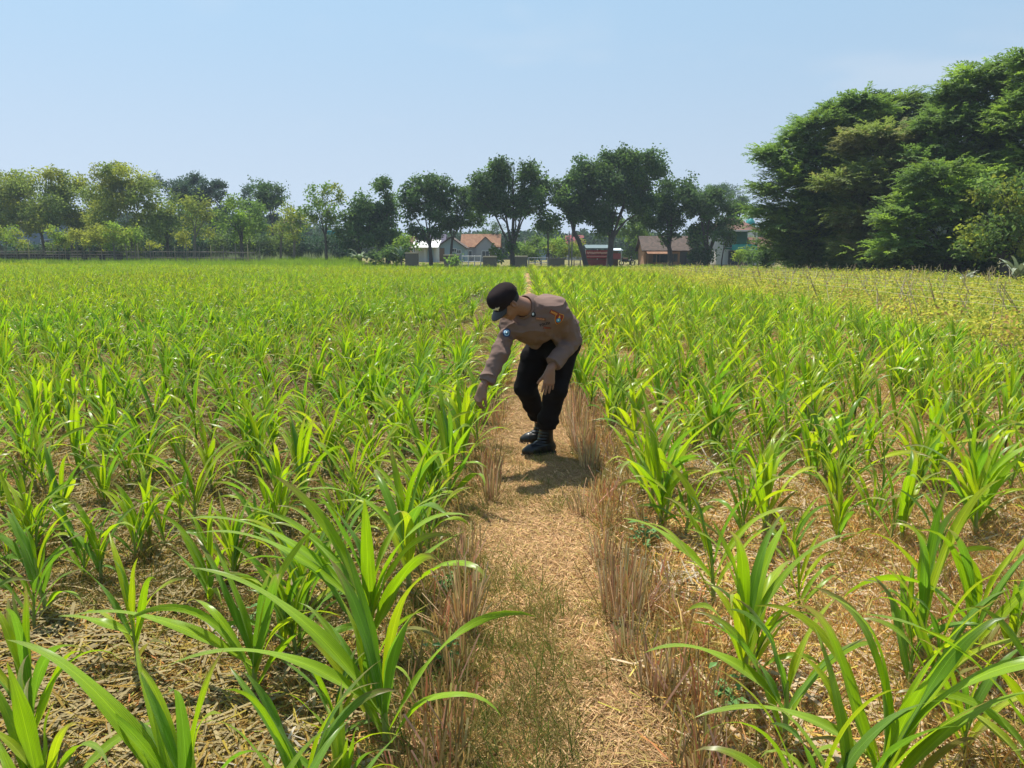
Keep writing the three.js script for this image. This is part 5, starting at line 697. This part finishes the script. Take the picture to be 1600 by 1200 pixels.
  const capF = headLocal((x, y, z) => { const c = Math.hypot(x / 0.098, (z + 0.006) / 0.118), top = 0.146 + 0.012 * z / 0.1 - 0.035 * c * c * c; const side = (c - (1.0 + 0.10 * sstep(0.04, 0.11, y) - 0.10 * sstep(0.12, 0.155, y))) * 0.1; let d = smin(Math.max(side, y - top), Math.max(side, y - top), 0.001); d = -smin(-side, -(y - top), 0.05); d = Math.max(d, 0.026 + 0.06 * z * 0 - y); const seam = Math.abs(Math.sin(Math.atan2(x, z) * 3)); return d + 0.0018 * Math.exp(-Math.pow(seam / 0.06, 2)) * sstep(0.06, 0.08, y) + 0.0022 * Math.exp(-Math.pow((y - 0.062) / 0.004, 2)) - 0.004 * fbm(x * 14, y * 14, z * 14, 2); });
  const cap = part('cap', local(nets(capF, ...box3(headWorld(0, 0.08, 0).toArray(), 0.17), 0.0042)), capTex, man);
  { // curved visor with thickness
    const pos = [], idx = [], nu = 18, nv = 8; for (const lay of [0, 1]) for (let j = 0; j <= nv; j++) for (let i = 0; i <= nu; i++) { const u = i / nu * 2 - 1, v = j / nv, a = u * 1.12; const rx = 0.094, rz = 0.112, out = 0.068 * v * Math.cos(a * 0.9); const p = headWorld(Math.sin(a) * (rx + out * 0.10), 0.034 - 0.030 * v * Math.cos(a) - 0.020 * u * u * (0.4 + 0.6 * v) - lay * 0.004, Math.cos(a) * rz - 0.006 + out); pos.push(p.x, p.y, p.z); }
    const n = (nu + 1) * (nv + 1); for (let j = 0; j < nv; j++) for (let i = 0; i < nu; i++) { const a = j * (nu + 1) + i, b = a + nu + 1; idx.push(a, b, a + 1, a + 1, b, b + 1, n + a, n + a + 1, n + b, n + a + 1, n + b + 1, n + b); }
    for (let i = 0; i < nu; i++) { const a = nv * (nu + 1) + i; idx.push(a, n + a, a + 1, a + 1, n + a, n + a + 1); }
    const g = new THREE.BufferGeometry(); g.setAttribute('position', new THREE.Float32BufferAttribute(pos, 3)); g.setAttribute('uv', new THREE.Float32BufferAttribute(new Float32Array(pos.length / 3 * 2), 2)); g.setIndex(idx); g.computeVertexNormals();
    part('visor', local(g), std([0.016, 0.014, 0.016], 0.5), cap);
  }
  { // winged badge on the cap front
    const wing = new THREE.Shape(); wing.moveTo(0, -0.012); wing.lineTo(0.006, -0.004); wing.lineTo(0.024, 0.004); wing.lineTo(0.030, 0.012); wing.lineTo(0.012, 0.009); wing.lineTo(0.005, 0.011); wing.lineTo(0, 0.016); wing.lineTo(-0.005, 0.011); wing.lineTo(-0.012, 0.009); wing.lineTo(-0.030, 0.012); wing.lineTo(-0.024, 0.004); wing.lineTo(-0.006, -0.004);
    const g = new THREE.ExtrudeGeometry(wing, { depth: 0.002, bevelEnabled: true, bevelSize: 0.001, bevelThickness: 0.001, bevelSegments: 1 });
    const aa = 0.62, nrm = HF.clone().multiplyScalar(Math.cos(aa)).addScaledVector(HL, Math.sin(aa)), o = headWorld(Math.sin(aa) * 0.107, 0.066, Math.cos(aa) * 0.128 - 0.006), m = new THREE.Matrix4().makeBasis(HU.clone().cross(nrm), HU, nrm); m.setPosition(o); g.applyMatrix4(m);
    part('badge', local(g), std([0.72, 0.68, 0.55], 0.4, { metalness: 0.3 }), cap);
  }

  // shirt
  const hem = (x, y, z) => { const base = 0.825 + 0.10 * (z + 5.60) * -0.6; const u = x - 0.155 - 0.15 * (z + 5.5); const notch = z > -5.62 ? 0.10 * sstep(0.085, 0, Math.abs(u)) : 0; return base + notch; };
  const torso = join([cone([0.275, 0.90, -5.535], [0.185, 1.06, -5.31], 0.110, 0.098), cone([0.165, 0.885, -5.665], [-0.045, 1.0, -5.385], 0.104, 0.094), cone([0.25, 0.97, -5.62], [0.155, 1.095, -5.44], 0.12, 0.112), cone([0.20, 0.90, -5.56], [0.06, 1.0, -5.30], 0.110, 0.098), cone([0.225, 0.87, -5.60], [0.225, 0.80, -5.60], 0.145, 0.162)], 0.09);
  const yoke = join([cone(J.neck, J.shL, 0.068, 0.068), cone(J.neck, J.shR, 0.068, 0.066)], 0.03);
  const cuffL = inTo(J.elbL, J.wriL, 0.93), cuffR = inTo(J.elbR, J.wriR, 0.90);
  const cutAt = (c, from) => { const d = V(...dirTo(from, c)).normalize(); return (x, y, z) => (x - c[0]) * d.x + (y - c[1]) * d.y + (z - c[2]) * d.z; };
  const endL = cutAt(cuffL, J.elbL), endR = cutAt(cuffR, J.elbR);
  const upL = cone(J.shL, J.elbL, 0.074, 0.058), loL = cone(J.elbL, cuffL, 0.058, 0.051), upR = cone(J.shR, J.elbR, 0.066, 0.053), loR = cone(J.elbR, cuffR, 0.053, 0.052);
  const folds = (x, y, z) => { // creases round the elbows, the waist and the armpits
    const a = fbm(x * 8 + 2, y * 15, z * 8, 3) * 0.017, eL = Math.exp(-((x - J.elbL[0]) ** 2 + (y - J.elbL[1]) ** 2 + (z - J.elbL[2]) ** 2) / 0.012), eR = Math.exp(-((x - J.elbR[0]) ** 2 + (y - J.elbR[1]) ** 2 + (z - J.elbR[2]) ** 2) / 0.014), wst = Math.exp(-(((y - 0.93) / 0.08) ** 2));
    return a + 0.0045 * (eL + 0.6 * eR) * Math.sin(y * 75 + x * 60 + 9 * fbm(x * 7, y * 7, z * 7, 2)) + 0.006 * wst * Math.sin((x - z) * 55 + y * 40 + 5 * fbm(x * 5, y * 5, z * 5, 2)) - 0.022 * Math.pow(1 - Math.abs(fbm(x * 4 + y * 5 + 7, y * 9 - x * 4 + 3, z * 5, 2)) * 2, 4) * 0.5;
  };
  const collarDir = V(...dirTo(J.neck, headWorld(0, -0.07, -0.035).toArray())).normalize();
  const shirtRaw = (x, y, z) => {
    let d = smin(torso(x, y, z), yoke(x, y, z), 0.10);
    d = Math.max(d, hem(x, y, z) - y);
    const aL = smin(upL(x, y, z), loL(x, y, z), 0.03), aR = smin(upR(x, y, z), loR(x, y, z), 0.03);
    d = smin(d, aL, lerp(0.006, 0.06, sstep(0.93, 1.06, y))); d = smin(d, aR, lerp(0.006, 0.05, sstep(0.86, 0.98, y)));
    return d;
  };
  const shirtF = (x, y, z) => { let d = shirtRaw(x, y, z); if (Math.abs(d) < 0.06) { d += folds(x, y, z); } d = Math.max(d, Math.abs(x - J.wriL[0]) < 0.16 && y < 0.80 && z > -5.45 && x > 0.05 ? endL(x, y, z) : -1, x < -0.12 ? endR(x, y, z) : -1); const hn = (x - J.neck[0]) * collarDir.x + (y - J.neck[1]) * collarDir.y + (z - J.neck[2]) * collarDir.z; return Math.max(d, Math.hypot(x - J.neck[0], y - J.neck[1], z - J.neck[2]) < 0.14 ? hn - 0.055 : -1); };
  const cloth = strokeTexture(512, 31, '#808080', [[150, 150, 150], [110, 110, 110]], 5000, [6, 22], [1, 2], 0)[1];
  const shirtMat = new THREE.MeshPhysicalMaterial({ color: lin(0.172, 0.115, 0.094), roughness: 0.9, bumpMap: cloth, bumpScale: 0.0016, specularIntensity: 0.25 });
  const shirt = part('shirt', local(nets(shirtF, [-0.40, 0.56, -5.86], [0.48, 1.24, -5.02], 0.0075)), shirtMat, man);
  { // collar: a folded band round the neck, open in front
    const c = V(...J.neck).addScaledVector(collarDir, 0.02), a = V(0, 0, 1).addScaledVector(collarDir, -collarDir.z).normalize(), b = collarDir.clone().cross(a), pos = [], idx = [], n = 40;
    for (let i = 0; i <= n; i++) { const t = i / n * 5.7 + 2.9; [[0.070, 0.052], [0.080, 0.050], [0.100, 0.0], [0.104, -0.012], [0.096, -0.012], [0.068, 0.0]].forEach(([r, h]) => { const p = c.clone().addScaledVector(a, Math.cos(t) * r).addScaledVector(b, Math.sin(t) * r).addScaledVector(collarDir, h); pos.push(p.x, p.y, p.z); }); }
    for (let i = 0; i < n; i++) for (let k = 0; k < 6; k++) { const p = i * 6 + k, q = i * 6 + (k + 1) % 6; idx.push(p, q, p + 6, q, q + 6, p + 6); }
    const g = new THREE.BufferGeometry(); g.setAttribute('position', new THREE.Float32BufferAttribute(pos, 3)); g.setAttribute('uv', new THREE.Float32BufferAttribute(new Float32Array(pos.length / 3 * 2), 2)); g.setIndex(idx); g.computeVertexNormals(); part('collar', local(g), shirtMat, shirt);
  }
  // patches sewn on the shirt: laid on its surface from a point outside it
  function patch(name, from, toward, up, w, h, draw, label, parent = shirt, f = shirtF, round = 0) {
    const dir = V(...toward).sub(V(...from)).normalize(), hit = (o, d, most = 0.4) => { let t = 0; for (let i = 0; i < 200 && t < most; i++) { const v = f(o.x + d.x * t, o.y + d.y * t, o.z + d.z * t); if (v < 0.0006) return o.clone().addScaledVector(d, t); t += Math.max(0.0012, v * 0.5); } return null; };
    const c = hit(V(...from), dir); if (!c) { console.log('patch misses', name); return; }
    const e = 0.02, n = V(f(c.x + e, c.y, c.z) - f(c.x - e, c.y, c.z), f(c.x, c.y + e, c.z) - f(c.x, c.y - e, c.z), f(c.x, c.y, c.z + e) - f(c.x, c.y, c.z - e)).normalize();
    const U = V(...up); U.addScaledVector(n, -U.dot(n)).normalize(); const R = U.clone().cross(n).normalize(), N = 14, pos = [], uv = [], idx = [];
    for (let j = 0; j <= N; j++) for (let i = 0; i <= N; i++) { let a = i / N * 2 - 1, b = j / N * 2 - 1; if (round) { const m = Math.max(Math.abs(a), Math.abs(b)), l = Math.hypot(a, b) || 1; a *= m / l; b *= m / l; } const o = c.clone().addScaledVector(R, a * w / 2).addScaledVector(U, b * h / 2).addScaledVector(n, 0.06), p = hit(o, n.clone().negate(), 0.12) ?? o.addScaledVector(n, -0.06); p.addScaledVector(n, 0.0035); pos.push(p.x, p.y, p.z); uv.push(a * 0.5 + 0.5, b * 0.5 + 0.5); }
    for (let j = 0; j < N; j++) for (let i = 0; i < N; i++) { const a = j * (N + 1) + i, b = a + N + 1; idx.push(a, a + 1, b, a + 1, b + 1, b); }
    const g = new THREE.BufferGeometry(); g.setAttribute('position', new THREE.Float32BufferAttribute(pos, 3)); g.setAttribute('uv', new THREE.Float32BufferAttribute(uv, 2)); g.setIndex(idx); g.computeVertexNormals();
    const cv = document.createElement('canvas'); cv.width = 256; cv.height = Math.max(32, Math.round(256 * h / w)); const q = cv.getContext('2d'); draw(q, cv.width, cv.height);
    const t = new THREE.CanvasTexture(cv); t.colorSpace = THREE.SRGBColorSpace;
    const m = part(name, local(g), new THREE.MeshStandardMaterial({ map: t, roughness: 0.8, transparent: true, alphaTest: 0.5 }), parent); if (label) m.userData.label = label;
  }
  const eye = [0, 1.5, 0];
  const stitch = (q, w, h, colr, seed) => { const r = rng(seed); q.strokeStyle = colr; q.lineWidth = h * 0.09; for (let i = 0; i < 5; i++) { const x = w * (0.12 + i * 0.155); q.beginPath(); q.moveTo(x, h * 0.75); q.lineTo(x + w * 0.03, h * 0.25); q.lineTo(x + w * 0.1, h * (0.4 + 0.3 * r())); q.lineTo(x + w * 0.06, h * 0.78); q.stroke(); } };
  patch('shield_patch', [0.24, 1.06, -4.9], [0.222, 1.045, -5.3], [0.25, 1, 0.1], 0.062, 0.082, (q, w, h) => { q.clearRect(0, 0, w, h); q.fillStyle = '#7d2b12'; q.beginPath(); q.moveTo(w * 0.06, h * 0.1); q.quadraticCurveTo(w * 0.5, -h * 0.03, w * 0.94, h * 0.1); q.quadraticCurveTo(w * 1.02, h * 0.7, w * 0.5, h * 0.99); q.quadraticCurveTo(-w * 0.02, h * 0.7, w * 0.06, h * 0.1); q.fill(); q.strokeStyle = '#c98a2e'; q.lineWidth = w * 0.06; q.stroke(); q.fillStyle = '#d8a23a'; q.beginPath(); q.moveTo(w * 0.5, h * 0.12); q.lineTo(w * 0.62, h * 0.36); q.lineTo(w * 0.38, h * 0.36); q.fill(); q.fillStyle = '#2f8fb8'; q.beginPath(); q.ellipse(w * 0.5, h * 0.58, w * 0.25, h * 0.2, 0, 0, 7); q.fill(); q.fillStyle = '#bfe3ee'; q.beginPath(); q.ellipse(w * 0.46, h * 0.54, w * 0.09, h * 0.07, 0, 0, 7); q.fill(); }, 'brown shield sleeve patch with blue disc');
  patch('arc_patch', [0.20, 1.10, -4.9], [0.196, 1.092, -5.3], [0.45, 1, 0.1], 0.062, 0.028, (q, w, h) => { q.fillStyle = '#7a2c14'; q.fillRect(0, 0, w, h); stitch(q, w, h, '#d99a3c', 4); }, 'orange lettered tab above the shield patch');
  patch('name_tape', [0.11, 1.06, -4.9], [0.105, 1.050, -5.3], [0.12, 1, 0], 0.072, 0.020, (q, w, h) => { q.fillStyle = '#6b4a34'; q.fillRect(0, 0, w, h); stitch(q, w, h, '#e08a4a', 8); }, 'orange stitched name tape');
  patch('chest_lettering', [0.14, 1.03, -4.9], [0.135, 1.016, -5.3], [-0.25, 1, 0], 0.085, 0.024, (q, w, h) => { q.clearRect(0, 0, w, h); q.fillStyle = '#0c0a0a'; q.font = 'bold ' + Math.round(h * 0.98) + 'px sans-serif'; q.textAlign = 'center'; q.textBaseline = 'middle'; q.fillText('POLISI', w / 2, h / 2, w * 0.98); }, 'black lettering on the chest');
  patch('red_tape', [0.155, 1.0, -4.9], [0.150, 0.99, -5.3], [0.1, 1, 0], 0.055, 0.018, (q, w, h) => { q.fillStyle = '#5f3a2b'; q.fillRect(0, 0, w, h); stitch(q, w, h, '#a8452c', 12); }, 'dull red stitched tape');
  patch('round_patch', [-0.135, 0.98, -5.02], [-0.119, 0.945, -5.335], [0.1, 1, 0], 0.055, 0.06, (q, w, h) => { q.fillStyle = '#253a66'; q.fillRect(0, 0, w, h); q.fillStyle = '#9fc3d8'; q.beginPath(); q.ellipse(w / 2, h / 2, w * 0.36, h * 0.36, 0, 0, 7); q.fill(); q.fillStyle = '#2f6f9a'; q.beginPath(); q.ellipse(w / 2, h / 2, w * 0.24, h * 0.24, 0, 0, 7); q.fill(); q.fillStyle = '#d7e6ec'; q.beginPath(); q.ellipse(w * 0.48, h * 0.5, w * 0.1, h * 0.14, 0.4, 0, 7); q.fill(); }, 'round blue and white sleeve patch', shirt, shirtF, 1);
  patch('collar_badge', [0.062, 1.09, -4.9], [0.058, 1.078, -5.3], [0, 1, 0], 0.034, 0.036, (q, w, h) => { q.fillStyle = '#10130f'; q.fillRect(0, 0, w, h); q.fillStyle = '#dfe6e0'; q.beginPath(); q.ellipse(w * 0.42, h * 0.4, w * 0.26, h * 0.26, 0, 0, 7); q.fill(); }, 'black and white round badge', shirt, shirtF, 1);

  // trousers
  const legs = join([cone(J.hipL, J.hipR, 0.122, 0.120), cone([0.26, 0.83, -5.60], [0.18, 0.80, -5.68], 0.13, 0.125)], 0.05);
  const legL = join([cone(J.hipL, J.kneeL, 0.110, 0.083), cone(J.kneeL, [0.172, 0.27, -5.565], 0.081, 0.069), cone([0.172, 0.27, -5.565], [0.168, 0.23, -5.575], 0.079, 0.070)], 0.03);
  const legR = join([cone(J.hipR, J.kneeR, 0.106, 0.081), cone(J.kneeR, [0.103, 0.26, -5.86], 0.080, 0.068), cone([0.103, 0.26, -5.86], [0.108, 0.22, -5.87], 0.078, 0.068)], 0.03);
  const pocket = join([cone([-0.005, 0.70, -5.60], [-0.005, 0.66, -5.60], 0.07, 0.075)], 0.02);
  const trousersF = (x, y, z) => { let d = Math.min(smin(legs(x, y, z), legL(x, y, z), 0.05), smin(legs(x, y, z), legR(x, y, z), 0.05)); d = smin(d, cone([0.050, 0.72, -5.64], [0.035, 0.64, -5.63], 0.078, 0.072)(x, y, z), 0.06); if (Math.abs(d) < 0.05) d += 0.013 * fbm(x * 8, y * 13 + 4, z * 8, 3) + 0.004 * Math.sin(y * 80 + x * 30 + 9 * fbm(x * 7, y * 7, z * 7, 2)) * (0.25 * Math.exp(-(((y - 0.51) / 0.08) ** 2)) + Math.exp(-(((y - 0.27) / 0.06) ** 2))); return Math.max(d, 0.205 - y); };
  const blackCloth = new THREE.MeshPhysicalMaterial({ color: lin(0.009, 0.0072, 0.0072), roughness: 0.9, specularIntensity: 0.2, bumpMap: cloth, bumpScale: 0.001 });
  part('trousers', local(nets(trousersF, [-0.16, 0.17, -6.02], [0.46, 1.02, -5.28], 0.0085)), blackCloth, man);
  // boots
  const leather = new THREE.MeshPhysicalMaterial({ color: lin(0.006, 0.006, 0.0065), roughness: 0.5, specularIntensity: 0.5, clearcoat: 0.4, clearcoatRoughness: 0.22 }), rubber = std([0.014, 0.013, 0.012], 0.85);
  const boot = (heel, toe, ank, top) => {
    const h = V(...heel), t = V(...toe), d = t.clone().sub(h), L = d.length(); d.normalize(); const s = V(0, 1, 0).cross(d), P = (a, b, c) => h.clone().addScaledVector(d, a * L).addScaledVector(s, b).add(V(0, c, 0)).toArray();
    const f = join([cone(P(0.13, 0, 0.055), P(0.45, 0, 0.062), 0.036, 0.042), cone(P(0.45, 0, 0.06), P(0.72, 0.006, 0.045), 0.043, 0.045), cone(P(0.72, 0.006, 0.042), P(0.87, 0, 0.038), 0.044, 0.032), cone(P(0.20, 0, 0.07), ank, 0.04, 0.045), cone(ank, top, 0.046, 0.056), cone(P(0.5, 0, 0.075), ank, 0.03, 0.03)], 0.03);
    const lace = (x, y, z) => { const v = V(x, y, z).sub(h), a = v.dot(d) / L; return f(x, y, z) - 0.0025 * sstep(0.25, 0.4, a) * (1 - sstep(0.62, 0.68, a)) * Math.sin(y * 260) * sstep(0.06, 0.09, y) - 0.002 * fbm(x * 26, y * 26, z * 26, 2); };
    const b = part('boot', local(nets((x, y, z) => Math.max(lace(x, y, z), 0.022 - y, y - 0.27), [Math.min(h.x, t.x) - 0.1, 0.0, Math.min(h.z, t.z) - 0.12], [Math.max(h.x, t.x) + 0.12, 0.29, Math.max(h.z, t.z) + 0.14], 0.0055)), leather, man);
    const sole = join([cone(P(0.14, 0, 0.016), P(0.45, 0, 0.016), 0.041, 0.042), cone(P(0.45, 0, 0.016), P(0.74, 0.006, 0.016), 0.043, 0.049), cone(P(0.74, 0.006, 0.016), P(0.87, 0, 0.018), 0.049, 0.037)], 0.02);
    part('sole', local(nets((x, y, z) => { const a = ((x - h.x) * d.x + (z - h.z) * d.z) / L; return Math.max(sole(x, 0.016, z), y - 0.024, (a > 0.32 && a < 0.46 ? 0.008 : -0.004) - y); }, [Math.min(h.x, t.x) - 0.1, -0.02, Math.min(h.z, t.z) - 0.1], [Math.max(h.x, t.x) + 0.1, 0.04, Math.max(h.z, t.z) + 0.1], 0.004)), rubber, b);
  };
  boot([0.235, 0, -5.635], [-0.022, 0, -5.525], J.ankL, [0.170, 0.28, -5.57]);
  boot([0.215, 0, -5.975], [-0.04, 0, -5.905], J.ankR, [0.110, 0.28, -5.875]);
}
renderer.render(scene, camera);
